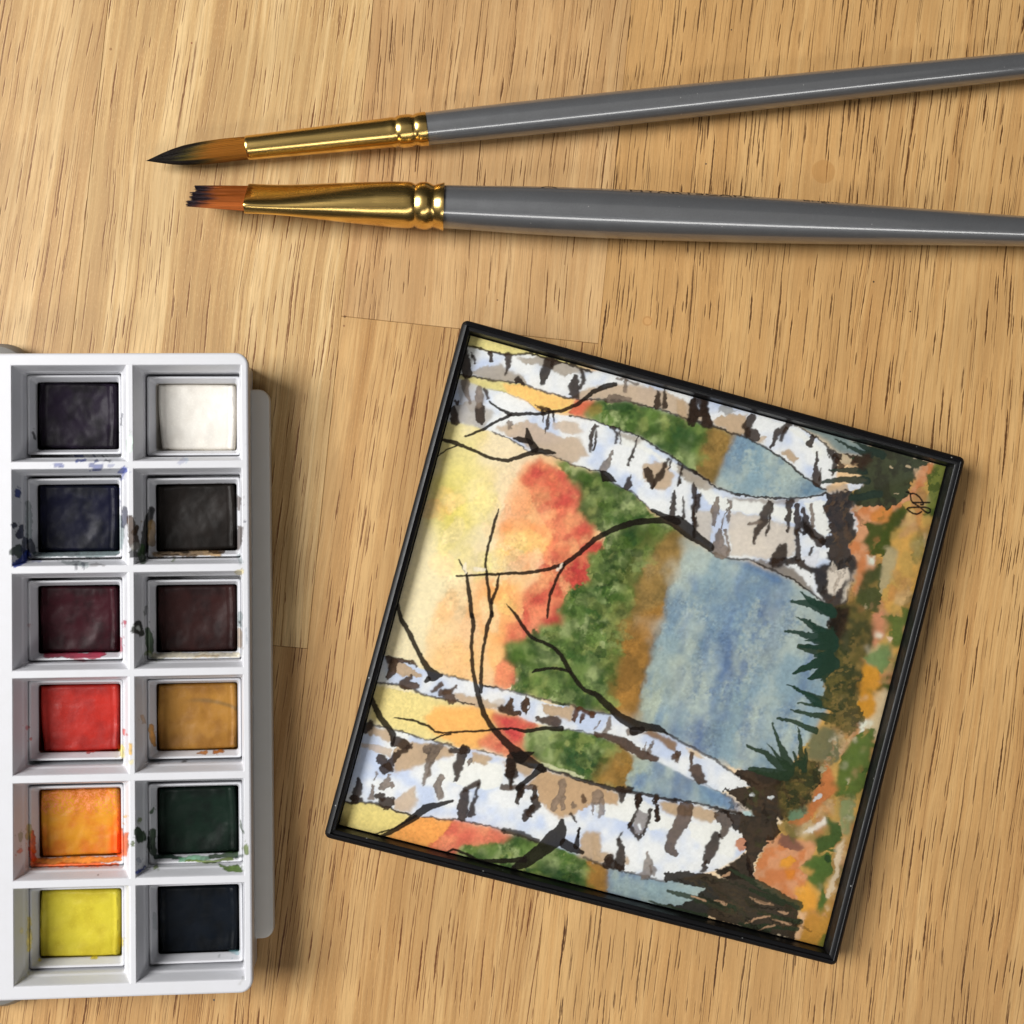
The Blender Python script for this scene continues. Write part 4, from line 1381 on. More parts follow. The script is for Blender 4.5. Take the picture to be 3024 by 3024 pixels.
T1 = A((360, 190), (400, 225), (520, 255), (680, 275), (800, 275), (950, 320), (1170, 375), (1400, 380)) + B((640, 140), (750, 225), (900, 315), (965, 375), (1020, 410), (1010, 560), (940, 640), (860, 590), (760, 510), (600, 385), (420, 300), (200, 220)) + A((1932, 735), (1700, 655), (1560, 612), (1420, 572), (1260, 562), (1050, 555), (900, 520), (760, 468), (560, 432), (340, 400))
T2 = A((320, 420), (480, 482), (620, 512), (760, 572), (860, 642), (1040, 662), (1200, 692), (1300, 732), (1480, 792), (1580, 852), (1720, 952), (1860, 1032)) + B((0, 475), (130, 532), (250, 622), (380, 672), (600, 682), (800, 685), (960, 655), (1100, 590), (1150, 640), (1150, 1100), (1110, 1330), (960, 1385), (880, 1312), (760, 1222), (600, 1142), (480, 1088), (320, 1066), (210, 1024)) + A((1932, 1505), (1780, 1400), (1700, 1332), (1600, 1290), (1500, 1212), (1420, 1142), (1300, 1082), (1220, 1012), (1040, 962), (920, 912), (770, 882), (640, 802), (540, 762), (420, 722), (240, 690))
T3 = C_((400, 460), (560, 490), (640, 530), (720, 562), (970, 622), (1060, 652)) + G((230, 905), (500, 970), (700, 1060), (900, 1080), (1150, 1140), (1340, 1170), (1560, 1300), (1800, 1340)) + D((560, 590), (700, 660), (800, 740), (905, 812), (740, 848), (640, 815), (560, 772), (370, 672)) + G((1500, 1540), (1400, 1450), (1150, 1350), (840, 1290), (560, 1240), (300, 1110)) + C_((1050, 792), (900, 752), (700, 712), (540, 652), (370, 632))
T4 = C_((320, 885), (500, 932), (700, 992), (900, 1042), (1040, 1062), (1250, 1122)) + E((670, 40), (1050, 180), (1300, 250), (1500, 280), (1750, 330), (1932, 380)) + D((480, 892), (700, 935), (850, 975), (830, 1060), (880, 1130), (870, 1185), (800, 1245), (690, 1300), (410, 1360)) + E((1820, 1140), (1500, 1060), (1330, 1020), (1040, 900), (900, 850), (620, 760), (460, 690), (250, 640), (0, 580)) + C_((850, 1500), (640, 1482), (500, 1442), (380, 1402), (180, 1390))
c.poly(T1, bark, 1, 1.6, .5, 0, .03)
c.poly(T2, bark, 1, 1.6, .5, 0, .03)
c.poly(T3, bark, 1, 1.6, .5, 0, .03)
c.poly(T4, bark, 1, 1.6, .5, 0, .03)
WARM = (238, 237, 232)
for P in (A((1340, 780), (1480, 830), (1640, 930), (1932, 1100), (1932, 1180), (1700, 1010), (1500, 880), (1380, 850)), B((0, 530), (160, 620), (300, 690), (600, 720), (740, 760), (740, 850), (520, 790), (300, 770), (200, 720), (100, 600)), B((800, 720), (930, 700), (970, 900), (930, 950), (860, 860)), B((700, 240), (800, 260), (950, 400), (900, 440), (780, 320)), E((60, 0), (280, 0), (280, 180), (200, 250), (60, 260)), E((1240, 420), (1450, 340), (1540, 330), (1930, 560), (1930, 660), (1650, 640), (1250, 510)), D((540, 1020), (740, 1040), (860, 1110), (800, 1220), (700, 1200), (560, 1110)), C_((780, 1130), (1060, 1110), (1200, 1190), (1170, 1290), (1000, 1310), (800, 1250))):
    c.poly(P, WARM, .95, 4, 1.2, 0, .02)
TANC = (196, 168, 136)
GRY = (172, 160, 146)
for P, col, a in (
        (A((700, 290), (860, 290), (1180, 370), (980, 400), (900, 350), (740, 330)), GRY, .9), (A((490, 350), (600, 330), (640, 380), (740, 410), (760, 460), (560, 430), (400, 400)), GRY, .9),
        (A((1120, 500), (1330, 460), (1480, 470), (1700, 520), (1800, 590), (1932, 720), (1560, 610), (1420, 570), (1200, 555), (1050, 550)), TANC, .85), (A((640, 720), (760, 690), (1000, 800), (1100, 800), (1150, 920), (1040, 960), (900, 900), (760, 850), (560, 740)), TANC, .8),
        (A((930, 690), (1080, 700), (1120, 760), (1020, 780), (940, 740)), TANC, .7), (A((300, 590), (430, 560), (560, 640), (480, 740), (280, 690)), GRY, .7), (A((340, 440), (480, 480), (500, 600), (420, 640), (330, 560)), GRY, .45),
        (A((1500, 950), (1640, 960), (1700, 1040), (1650, 1130), (1560, 1130), (1500, 1040)), TANC, .9), (A((1340, 760), (1520, 810), (1460, 850), (1360, 790)), GRY, .8), (A((1700, 960), (1900, 1070), (1860, 1130), (1740, 1030)), GRY, .8),
        (B((0, 480), (130, 530), (240, 620), (180, 640), (90, 580), (0, 530)), GRY, .85), (B((300, 690), (600, 690), (800, 690), (700, 720), (400, 710)), (150, 132, 116), .7), (B((120, 780), (230, 760), (200, 1000), (110, 900)), (206, 196, 184), .9), (B((330, 780), (480, 790), (620, 840), (740, 880), (740, 1050), (560, 1080), (340, 1040), (330, 900)), (216, 204, 190), .9), (B((480, 1080), (600, 1090), (760, 1150), (900, 1320), (700, 1200)), (128, 116, 104), .9),
        (B((0, 60), (50, 80), (70, 200), (0, 170)), TANC, .9), (B((210, 190), (340, 150), (440, 160), (440, 260), (400, 300), (220, 220)), TANC, .95), (B((270, 100), (340, 95), (380, 130), (320, 160), (260, 140)), (160, 160, 160), .9), (B((650, 400), (700, 380), (770, 430), (740, 470)), TANC, .95), (B((520, 290), (560, 300), (540, 340), (500, 330)), TANC, .8), (B((940, 620), (1060, 600), (1100, 650), (950, 660)), TANC, .9), (B((1040, 450), (1110, 450), (1100, 490), (1050, 480)), TANC, .9),
        (C_((460, 500), (560, 510), (680, 590), (560, 590), (470, 560)), TANC, .95), (C_((880, 700), (1050, 720), (1170, 790), (1060, 800), (900, 750)), TANC, .9), (G((640, 1060), (800, 1090), (980, 1080), (940, 1150), (920, 1225), (720, 1180), (660, 1120)), TANC, .95), (G((1580, 1320), (1700, 1310), (1932, 1430), (1932, 1520), (1850, 1470), (1700, 1380)), (142, 110, 80), .95), (D((540, 600), (600, 610), (650, 660), (560, 640)), (226, 200, 166), .95), (G((230, 1000), (300, 1010), (280, 1100), (150, 1060)), (206, 186, 160), .6),
        (C_((330, 900), (480, 940), (500, 1020), (330, 960)), TANC, .9), (C_((540, 1000), (700, 1020), (860, 1040), (880, 1100), (760, 1130), (600, 1180), (500, 1200), (490, 1100)), TANC, .95), (C_((1000, 1070), (1130, 1110), (1080, 1160), (990, 1140)), TANC, .95), (C_((300, 1010), (500, 1060), (470, 1110), (300, 1040)), TANC, .7), (C_((490, 1390), (640, 1290), (640, 1400), (600, 1460), (500, 1430)), TANC, .8),
        (E((280, 0), (480, 0), (560, 60), (540, 130), (470, 150), (420, 90), (290, 80)), TANC, .95), (E((670, 70), (1050, 190), (1300, 260), (1370, 300), (1360, 400), (1120, 400), (1000, 470), (830, 550), (720, 490), (600, 360), (600, 230), (500, 210)), (198, 164, 126), .97), (E((1080, 660), (1190, 680), (1200, 850), (1330, 880), (1230, 970), (1000, 900), (1010, 740)), TANC, .95), (E((1440, 890), (1480, 930), (1460, 970), (1410, 950)), TANC, .9), (E((1750, 380), (1932, 380), (1932, 520), (1830, 480)), TANC, .9),
        (D((380, 900), (700, 945), (720, 980), (680, 1030), (560, 990), (430, 960)), TANC, .95), (D((0, 1070), (40, 1110), (20, 1180), (60, 1240), (0, 1260)), TANC, .8)):
    c.poly(P, col, a, 2.2, 1.6, .16, .08)
soften(1.6, .6)
# trunk outlines, broken
DK = (38, 29, 24)
for pts, wdt, a in (
        (A((390, 215), (520, 250), (600, 268), (680, 270), (800, 270), (950, 315), (1080, 345), (1170, 375)), 15, .92), (A((340, 402), (560, 432), (700, 455), (760, 465), (900, 520), (1050, 555), (1260, 560), (1420, 570), (1560, 610), (1700, 652), (1932, 735)), 13, .85), (B((130, 205), (200, 222), (420, 302), (600, 388), (760, 512), (860, 592), (940, 642)), 15, .9), (B((750, 225), (900, 312), (960, 372), (1010, 402)), 12, .8),
        (A((480, 482), (620, 512), (760, 572), (860, 642)), 7, .35), (A((1040, 662), (1200, 692), (1300, 732), (1480, 792), (1580, 852), (1720, 952), (1860, 1032)), 11, .9), (B((0, 472), (130, 535), (250, 622), (380, 672), (600, 684), (800, 687), (940, 660)), 13, .92), (A((540, 762), (640, 802), (770, 882), (920, 912), (1040, 962), (1220, 1012), (1300, 1082), (1420, 1142), (1500, 1212), (1600, 1290)), 9, .85), (B((210, 1024), (320, 1066), (480, 1088), (600, 1142), (760, 1222), (880, 1312), (950, 1380)), 15, .85),
        (C_((430, 475), (560, 492), (640, 530)), 8, .6), (C_((800, 580), (970, 622)), 14, .7), (C_((1060, 652), (1160, 662)), 14, .95), (G((230, 905), (310, 930), (500, 970), (700, 1030), (900, 1070), (1150, 1140), (1340, 1170)), 14, .7), (C_((400, 632), (540, 652), (700, 712), (900, 752), (1010, 775)), 13, .85), (G((840, 1290), (1150, 1345), (1220, 1365)), 10, .7), (D((560, 772), (740, 850), (870, 950)), 8, .5), (D((400, 500), (560, 590), (700, 660), (800, 745), (950, 800)), 16, .8),
        (C_((330, 890), (500, 932), (700, 992), (900, 1042)), 12, .8), (C_((1030, 1058), (1200, 1100)), 9, .7), (E((670, 45), (1050, 185), (1300, 252), (1500, 282), (1750, 330), (1932, 378)), 24, .92), (D((440, 885), (560, 905), (700, 935), (850, 970)), 16, .9), (C_((180, 1392), (380, 1402), (500, 1442), (600, 1475)), 16, .9), (C_((680, 1485), (850, 1502), (960, 1512), (1200, 1575)), 13, .8), (E((270, 650), (460, 685), (600, 750)), 34, .9), (E((1040, 905), (1200, 970), (1330, 1025), (1500, 1062), (1650, 1085), (1820, 1135)), 14, .7)):
    k_ = 1.0
    c.stroke([p + (wdt / 2.15,) for p in pts], DK, a, 1.2, 1.1)

# --- bark marks (dark strokes) -------------------------------------------
BK, BB, GB = (54, 40, 32), (86, 65, 51), (126, 110, 98)


def marks(fn, col, a, *sets):
    for s_ in sets:
        c.stroke([(q[0], q[1], q[2] * 1.07) for q in fn(*s_)], col, a, 1.3, 1.4, .28, .45)


marks(A, BK, .94, [(530, 262, 24), (535, 312, 9)], [(645, 270, 44), (642, 340, 20), (625, 398, 12)], [(905, 318, 74), (882, 380, 58), (862, 445, 40)], [(930, 330, 36), (985, 325, 12)], [(1065, 420, 44), (1060, 470, 62), (1068, 525, 62)], [(1112, 368, 20), (1118, 440, 26), (1095, 500, 16)],
      [(1600, 510, 18), (1590, 600, 40)], [(1640, 498, 14), (1640, 600, 46)], [(1825, 570, 56), (1815, 690, 70)], [(1895, 570, 44), (1900, 710, 60)], [(1830, 640, 50), (1900, 640, 50)], [(378, 260, 40), (368, 330, 56), (385, 395, 60)], [(418, 262, 12), (428, 320, 16)], [(700, 435, 40), (735, 462, 26)],
      [(500, 488, 22), (515, 550, 26)], [(470, 600, 54), (470, 690, 52)], [(315, 575, 30)], [(295, 620, 46), (310, 700, 44)], [(900, 620, 18), (897, 720, 24), (886, 778, 6)], [(858, 630, 20), (872, 692, 6)], [(930, 640, 20), (942, 692, 8)], [(1205, 728, 22), (1165, 800, 26), (1165, 890, 16)], [(1212, 760, 12), (1185, 870, 18)],
      [(1305, 738, 24), (1340, 780, 18), (1320, 838, 10)], [(1355, 738, 12), (1355, 838, 8)], [(1470, 780, 8), (1438, 885, 18), (1398, 970, 16)], [(1413, 1035, 14), (1405, 1110, 44)], [(1660, 940, 16), (1600, 1045, 44), (1560, 1120, 24)], [(1530, 1000, 44), (1558, 1110, 40)], [(1682, 920, 12), (1665, 1000, 10)], [(1745, 980, 12), (1735, 1082, 18)], [(1700, 1140, 12), (1690, 1295, 44)], [(1755, 1170, 8), (1762, 1300, 24)], [(1850, 1160, 30), (1822, 1300, 22), (1835, 1420, 20)], [(820, 590, 8), (900, 630, 40)])
marks(A, GB, .85, [(375, 455, 56), (400, 580, 14)], [(460, 490, 44), (460, 590, 46)], [(1300, 890, 20), (1272, 960, 44), (1250, 1005, 48)], [(1385, 440, 26), (1385, 500, 20)], [(1340, 418, 14), (1465, 462, 20)], [(1290, 548, 46), (1400, 556, 40)], [(660, 700, 30), (660, 735, 24)])
marks(B, BK, .94, [(100, 80, 44), (100, 190, 54)], [(160, 70, 54), (190, 200, 50)], [(120, 150, 50), (190, 160, 40)], [(470, 185, 50), (435, 250, 44), (445, 280, 50)], [(455, 282, 76), (490, 290, 70)], [(715, 220, 34), (640, 270, 40), (600, 365, 18)], [(690, 250, 30), (655, 325, 20)], [(865, 300, 34), (835, 345, 46)], [(960, 385, 24), (1005, 450, 44), (985, 550, 14)], [(886, 395, 12), (880, 500, 34), (885, 590, 60)], [(912, 490, 8), (900, 575, 10)], [(1000, 420, 40), (1120, 450, 60)],
      [(30, 480, 12), (8, 610, 14)], [(108, 600, 26), (105, 760, 24), (120, 880, 26)], [(145, 660, 14), (130, 780, 14)], [(580, 715, 34), (540, 830, 60), (485, 970, 18)], [(605, 720, 18), (565, 920, 14)], [(715, 710, 44), (692, 905, 14)], [(760, 730, 34), (752, 900, 34)], [(800, 760, 20), (820, 880, 56), (900, 960, 70)], [(670, 985, 30), (650, 1050, 80), (600, 1090, 40)], [(755, 900, 30), (765, 1080, 34)], [(855, 1000, 16), (825, 1110, 16)])
marks(B, GB, .9, [(262, 690, 20), (238, 770, 48), (228, 860, 14)], [(330, 712, 22), (325, 845, 18)], [(268, 890, 36), (262, 1000, 70), (280, 1030, 90)], [(308, 890, 20), (328, 1045, 18)], [(310, 760, 10), (285, 870, 12)], [(855, 730, 22), (858, 870, 24)], [(460, 848, 20), (520, 845, 26)])
c.poly(B((940, 665), (1060, 640), (1160, 650), (1100, 760), (1140, 920), (1090, 990), (1150, 1100), (1110, 1200), (1120, 1330), (1090, 1400), (950, 1390), (900, 1300), (870, 1180), (740, 1110), (600, 1140), (600, 1070), (740, 1060), (900, 1130), (960, 1100), (960, 1000), (860, 940), (760, 900), (770, 800), (900, 950), (970, 930), (960, 850), (930, 720)), umber, .96, 2, 2, .1, .2)
for P, col in ((B((980, 1095), (1010, 1150), (1080, 1130), (1095, 1200), (1000, 1300), (960, 1290), (945, 1200)), (226, 214, 200)), (B((1105, 1205), (1090, 1300), (1040, 1345), (1060, 1270)), (222, 212, 198)), (B((790, 1070), (850, 1050), (900, 1000), (900, 1060), (880, 1130), (820, 1110)), (226, 226, 232)), (B((1100, 590), (1190, 598), (1150, 650), (1100, 630)), (226, 230, 240)), (B((1040, 400), (1110, 445), (1100, 480), (1040, 470)), (206, 186, 156))):
    c.poly(P, col, .95, 2, 1.4, .1)
marks(C_, BB, .95, [(470, 490, 40), (600, 500, 22), (640, 530, 16)], [(500, 500, 44), (485, 560, 54), (455, 600, 22)], [(620, 590, 20), (560, 640, 56), (640, 660, 50)], [(745, 690, 24), (800, 650, 30)], [(900, 655, 16), (860, 690, 34), (800, 700, 40)], [(840, 700, 60), (870, 740, 56)], [(1250, 750, 30), (1225, 800, 60)], [(1180, 800, 40), (1290, 830, 30)], [(1345, 735, 10), (1335, 775, 50), (1332, 815, 26)])
marks(C_, BK, .94, [(345, 900, 50), (320, 940, 40)], [(600, 1040, 40), (520, 1010, 70)], [(590, 1050, 30), (500, 1110, 40), (440, 1190, 60)], [(420, 1120, 50), (480, 1180, 34)], [(940, 1050, 40), (910, 1160, 60), (890, 1260, 18)], [(870, 1065, 40), (960, 1060, 40)], [(1250, 1100, 44), (1240, 1200, 60), (1240, 1290, 22)], [(960, 1340, 60), (930, 1420, 56), (935, 1490, 60)], [(1030, 1270, 40), (960, 1310, 40)], [(1035, 1280, 20), (1030, 1350, 22), (1000, 1400, 26), (990, 1460, 50)], [(280, 1250, 20), (270, 1320, 60), (260, 1370, 60)], [(240, 1360, 40), (300, 1380, 30)], [(420, 1360, 50), (390, 1350, 24)], [(430, 1390, 60), (480, 1390, 50), (450, 1430, 40)])
marks(C_, GB, .9, [(720, 1060, 60), (790, 1040, 50)], [(760, 1060, 60), (715, 1170, 40), (690, 1270, 22)], [(740, 1150, 26), (715, 1230, 12)], [(480, 1220, 14), (430, 1300, 40), (480, 1280, 30)], [(365, 1300, 26), (360, 1370, 34)], [(985, 1125, 30), (970, 1160, 12)], [(390, 1210, 16), (370, 1260, 8)], [(800, 1240, 44), (775, 1300, 44), (790, 1350, 50)])
c.stroke(C_((990, 1340, 26), (985, 1380, 20)), (226, 232, 244), .95, 1.5, .6)
marks(E, BK, .95, [(350, 0, 90), (340, 110, 90)], [(400, 0, 30), (395, 130, 34)], [(365, 90, 30), (345, 240, 34)], [(440, 240, 50), (430, 310, 70)], [(470, 200, 20), (420, 330, 50), (410, 400, 30)], [(580, 240, 40), (560, 350, 40)], [(580, 360, 70), (600, 430, 70), (510, 470, 60), (490, 530, 70)], [(555, 440, 60), (520, 500, 70)], [(920, 490, 34), (940, 540, 28), (968, 576, 12)], [(1410, 290, 80), (1405, 370, 50)], [(1370, 260, 60), (1480, 260, 70)], [(1735, 310, 50), (1720, 400, 30)], [(1740, 440, 40), (1735, 540, 50)], [(1390, 680, 20), (1365, 740, 30)], [(1370, 740, 44), (1400, 830, 60), (1380, 1000, 90)], [(1290, 920, 90), (1270, 980, 80)], [(1300, 960, 100), (1400, 1010, 60)], [(1565, 320, 60), (1565, 440, 30)], [(1480, 600, 34), (1540, 700, 40), (1570, 730, 34), (1640, 640, 30), (1660, 500, 24), (1680, 460, 20)], [(1560, 460, 24), (1500, 560, 34), (1480, 620, 30)], [(1000, 640, 30), (990, 720, 24)], [(1420, 670, 14), (1385, 690, 26)])
marks(E, BB, .9, [(1565, 320, 40), (1560, 430, 40)], [(270, 240, 60), (420, 235, 44)], [(480, 235, 60), (580, 240, 60)], [(1035, 320, 30), (1040, 380, 50)])
c.poly(E((1560, 460), (1650, 500), (1640, 580), (1600, 690), (1540, 690), (1510, 600)), (140, 132, 132), .85, 2, 1, .1)
c.stroke(E((1570, 600, 26), (1585, 640, 20)), (240, 242, 246), 1, 1.5, .5)
marks(E, GB, .8, [(840, 210, 80), (830, 300, 60), (770, 410, 70), (750, 460, 40)], [(860, 340, 40), (850, 440, 50)], [(1175, 330, 110), (1160, 390, 60)], [(1210, 370, 60), (1205, 470, 70), (1190, 530, 20)], [(1130, 400, 40), (1120, 490, 14)], [(940, 410, 40)], [(1660, 860, 20), (1655, 940, 60), (1640, 1050, 120)], [(1690, 990, 40), (1710, 1050, 50)])
c.stroke(E((1170, 420, 24), (1165, 470, 22)), (214, 214, 212), .9, 2, 1)
marks(G, BB, .95, [(510, 980, 10), (500, 1050, 60), (480, 1110, 60), (490, 1150, 10)], [(360, 1030, 50), (340, 1090, 80)], [(250, 1100, 30), (400, 1150, 50)], [(600, 1210, 50), (720, 1220, 90), (800, 1240, 60)])
marks(G, (88, 56, 36), .95, [(990, 1110, 50), (950, 1200, 50)], [(1000, 1110, 44), (1140, 1150, 40)], [(1040, 1170, 40), (1020, 1240, 26)], [(1100, 1140, 50), (1120, 1170, 40)])
c.stroke(G((518, 1080, 18), (510, 1095, 14)), (238, 240, 246), 1, 1.5, .4)
marks(G, GB, .9, [(1300, 1200, 24), (1285, 1260, 40), (1240, 1320, 34)], [(1190, 1220, 14), (1160, 1290, 20)], [(1715, 1410, 16), (1660, 1510, 50)], [(1645, 1430, 12), (1610, 1500, 26)], [(1470, 1330, 60), (1540, 1340, 50)])
marks(G, (80, 56, 40), .95, [(1160, 1340, 50), (1300, 1380, 70), (1440, 1440, 90), (1560, 1520, 80), (1680, 1560, 70), (1750, 1580, 40)], [(1900, 1580, 30), (1920, 1560, 60)])
marks(D, (84, 62, 46), .95, [(490, 625, 30), (480, 680, 20)], [(570, 630, 26), (555, 720, 12)], [(590, 720, 60), (610, 770, 56), (640, 790, 20)])
marks(D, BB, .9, [(530, 950, 90), (520, 1000, 80), (460, 1090, 60), (440, 1170, 60), (470, 1200, 30)], [(740, 990, 90), (770, 1020, 70), (740, 1090, 36)])
marks(D, BK, .94, [(710, 1100, 44), (690, 1160, 70), (650, 1240, 46)], [(640, 1250, 26), (630, 1265, 20)], [(262, 870, 34), (262, 930, 16)], [(365, 870, 30), (355, 900, 20)], [(370, 930, 26), (365, 1000, 34)], [(640, 1285, 26), (620, 1300, 16)])
c.poly(D((820, 1120), (870, 1110), (885, 1150), (850, 1190), (815, 1160)), (200, 134, 100), .95, 2, 1.2, .12)

soften(1.1, .5, sstep(.4, .62, fbm(c.x, c.y, 30, 4)).astype(np.float32) * .6)
# --- foreground bank ------------------------------------------------------
c.poly(B((1120, 640), (1400, 600), (1780, 400), (1820, 600)) + D((1900, 0), (1420, 1800), (1130, 1720), (1190, 1520), (930, 1350), (940, 1250), (1000, 1130), (1090, 1020), (1050, 800), (1180, 640), (1330, 400), (1320, 100)) + B((1100, 1932), (1080, 1300), (1150, 1100), (1090, 980), (1150, 900)), ochre, 1, 4, 2, 0)
rd = random.Random(21)
STRIP = np.array(B((1180, 1150), (1330, 700), (1700, 520)) + D((1800, 0), (1650, 500), (1480, 1100), (1380, 1600), (1150, 1500), (1050, 1200), (1250, 850), (1400, 500), (1400, 0)))
_tri = [(i, j) for i, j in zip(range(len(STRIP)), range(1, len(STRIP)))]


def dabs(n, cols, a, wlo, whi):
    cen = STRIP.mean(0)
    for _ in range(n):
        i, j = rd.choice(_tri)
        r1, r2 = math.sqrt(rd.random()), rd.random()
        q = cen * (1 - r1) + r1 * ((1 - r2) * STRIP[i] + r2 * STRIP[j])
        wd_ = rd.uniform(wlo, whi)
        an = rd.gauss(1.85, .5)
        l_ = rd.uniform(.3, 1.6) * wd_
        c.stroke([(q[0], q[1], wd_), (q[0] + math.cos(an) * l_, q[1] + math.sin(an) * l_, wd_ * rd.uniform(.3, .9))], rd.choice(cols), a * rd.uniform(.5, 1), 1.5 + rd.random() * 4, 2.2, .15, .3)


RUST = [(200, 152, 116), (188, 126, 80), (206, 166, 98), (186, 148, 82), (150, 138, 88), (116, 122, 70), (214, 192, 156), (170, 118, 76), (134, 112, 66)]
dabs(420, RUST, .6, 14, 50)
c.poly(B((1110, 770), (1200, 710), (1440, 690), (1500, 610), (1510, 520), (1610, 460), (1640, 500), (1560, 600), (1500, 680), (1400, 760), (1340, 830), (1240, 1000), (1260, 1120), (1200, 1280), (1110, 1310), (1130, 1190), (1140, 1090), (1085, 990), (1150, 900)), peach, .97, 2.5, 1.8, .1)
c.poly(B((1640, 470), (1770, 470), (1690, 800), (1560, 800), (1590, 650), (1570, 560)), foliage, .92, 3, 2, .06)
c.poly(B((1230, 780), (1370, 730), (1370, 790), (1330, 840), (1240, 840)), (206, 136, 68), .85, 3, 1.5, .1)
c.poly(B((1170, 840), (1290, 850), (1420, 745), (1480, 760), (1420, 850), (1350, 920), (1350, 1000), (1300, 1065), (1230, 1040), (1180, 970), (1220, 900)), (56, 76, 30), .95, 2, 2, .1, .2)
c.poly(B((1210, 1055), (1250, 1060), (1250, 1110), (1205, 1110)), (226, 234, 220), .95, 2, 1.3, .05)
c.poly(B((1330, 1000), (1400, 1000), (1380, 1150), (1290, 1300), (1270, 1150)), (178, 166, 130), .9, 5, 2, .06)
c.poly(B((1190, 1150), (1290, 1110), (1290, 1300), (1280, 1420), (1180, 1400), (1120, 1340), (1160, 1240)), (66, 78, 44), .95, 3, 2, .08, .2)
c.poly(B((1240, 1420), (1310, 1410), (1320, 1560), (1250, 1640), (1220, 1560)), (206, 140, 106), .95, 3, 1.6, .1)
c.poly(B((1260, 1540), (1310, 1550), (1290, 1580), (1250, 1570)), (236, 226, 206), .95, 2, 1, 0)
c.poly(B((1330, 1560), (1370, 1570), (1350, 1610)), (240, 210, 190), .9, 2, 1, 0)
c.poly(B((1300, 1440), (1420, 1430), (1420, 1380), (1480, 1390), (1480, 1480), (1430, 1500), (1440, 1600), (1370, 1640), (1350, 1480)), (92, 110, 52), .95, 2.2, 1.8, .12, .2)
c.poly(B((1160, 1700), (1280, 1640), (1350, 1600), (1350, 1720), (1320, 1800), (1240, 1760)), (104, 134, 84), .9, 4, 2, .08, .2)
c.poly(B((990, 1380), (1120, 1340), (1240, 1400), (1240, 1640), (1160, 1720), (1230, 1780), (1170, 1932), (960, 1932), (900, 1700), (950, 1500)), moss, .97, 5, 2.5, .05, .2)
c.poly(B((940, 1380), (1090, 1370), (1080, 1480), (1030, 1620), (970, 1580), (950, 1480)), umber, .95, 5, 2, 0, .2)
c.poly(D((1550, 120), (1640, 140), (1650, 350), (1600, 450), (1510, 430), (1530, 250)), (208, 148, 52), .95, 3, 1.8, .1, .14)
c.poly(D((1600, 290), (1690, 260), (1680, 420), (1620, 570), (1580, 480), (1520, 500), (1560, 440), (1620, 400)), (220, 198, 160), .9, 4, 1.8, .04)
c.poly(D((1530, 430), (1610, 450), (1560, 500), (1510, 510)), (232, 234, 220), .95, 3, 1.5, 0)
c.stroke(D((1690, 195, 26), (1740, 195, 36)), (66, 84, 34), .95, 1.6, 1.5)
c.stroke(D((1630, 265, 20), (1650, 245, 26), (1690, 250, 34)), (66, 84, 34), .95, 1.6, 1.5)
c.poly(D((1240, 520), (1330, 470), (1420, 520), (1400, 680), (1320, 700), (1220, 660)), (108, 112, 84), .9, 8, 2, 0)
c.poly(D((1500, 520), (1560, 480), (1605, 490), (1600, 570), (1625, 575), (1615, 600), (1595, 590), (1590, 690), (1560, 800), (1500, 880), (1380, 870), (1410, 700), (1440, 600)), (84, 106, 48), .96, 2, 1.6, .14, .24)
c.stroke(D((1545, 725, 30), (1565, 725, 26)), (74, 92, 44), .95, 1.5, .8)
c.poly(D((1420, 900), (1490, 880), (1500, 960), (1460, 1100), (1410, 1080)), (140, 150, 104), .9, 4, 1.5, .05)
c.poly(D((1330, 690), (1370, 740), (1400, 830), (1320, 900), (1240, 1010), (1180, 1040), (1120, 1020), (1220, 940), (1300, 800)), (196, 122, 72), .95, 3, 1.8, .1, .16)
c.poly(D((1190, 1080), (1260, 1040), (1330, 995), (1340, 1020), (1240, 1085)), (238, 232, 222), .95, 2, 1.4, 0)
c.poly(D((1000, 1110), (1080, 1090), (1280, 1150), (1250, 1230), (1180, 1280), (1240, 1340), (1160, 1470), (1040, 1420), (920, 1350), (940, 1260)), peach, .97, 2.5, 1.6, .12)
c.poly(D((1070, 1090), (1150, 1100), (1210, 1170), (1170, 1190), (1060, 1140)), (132, 92, 78), .95, 2, 1.6, .14)
c.poly(D((1075, 1230), (1130, 1210), (1160, 1240), (1110, 1280), (1065, 1270)), (226, 160, 60), .95, 2, 1.2, .12)
c.poly(D((1090, 1285), (1160, 1290), (1140, 1350), (1100, 1340)), (216, 136, 54), .95, 2, 1.2, .12)
c.poly(D((1250, 1110), (1340, 1080), (1340, 1000), (1400, 1020), (1425, 1110), (1380, 1150), (1300, 1200)), (60, 88, 44), .96, 2, 1.8, .12, .2)
c.poly(D((1250, 1210), (1350, 1200), (1370, 1290), (1320, 1370), (1340, 1470), (1300, 1550), (1270, 1520), (1310, 1430), (1220, 1340), (1260, 1290), (1190, 1270)), (76, 106, 50), .96, 2, 1.6, .12, .2)
c.stroke(D((1335, 1225, 34), (1340, 1235, 30)), (42, 66, 38), .9, 2, .8)
c.stroke(D((1340, 1180, 12), (1385, 1185, 26)), (66, 92, 44), .95, 1.5, .8)
c.poly(D((1420, 1130), (1440, 1110), (1400, 1330), (1350, 1470), (1330, 1460), (1380, 1290), (1380, 1170)), (226, 206, 176), .9, 3, 1.4, .1)
c.poly(D((1160, 1400), (1230, 1370), (1285, 1440), (1280, 1520), (1200, 1540), (1160, 1460)), (228, 164, 66), .9, 3, 1.5, .1)
c.poly(D((1180, 1540), (1320, 1540), (1440, 1420), (1400, 1800), (1120, 1720)), (196, 142, 60), .85, 8, 2, 0, .12)
c.poly(D((1300, 1680), (1350, 1640), (1400, 1640), (1380, 1790), (1260, 1770)), (112, 116, 50), .9, 3, 1.5, .05)
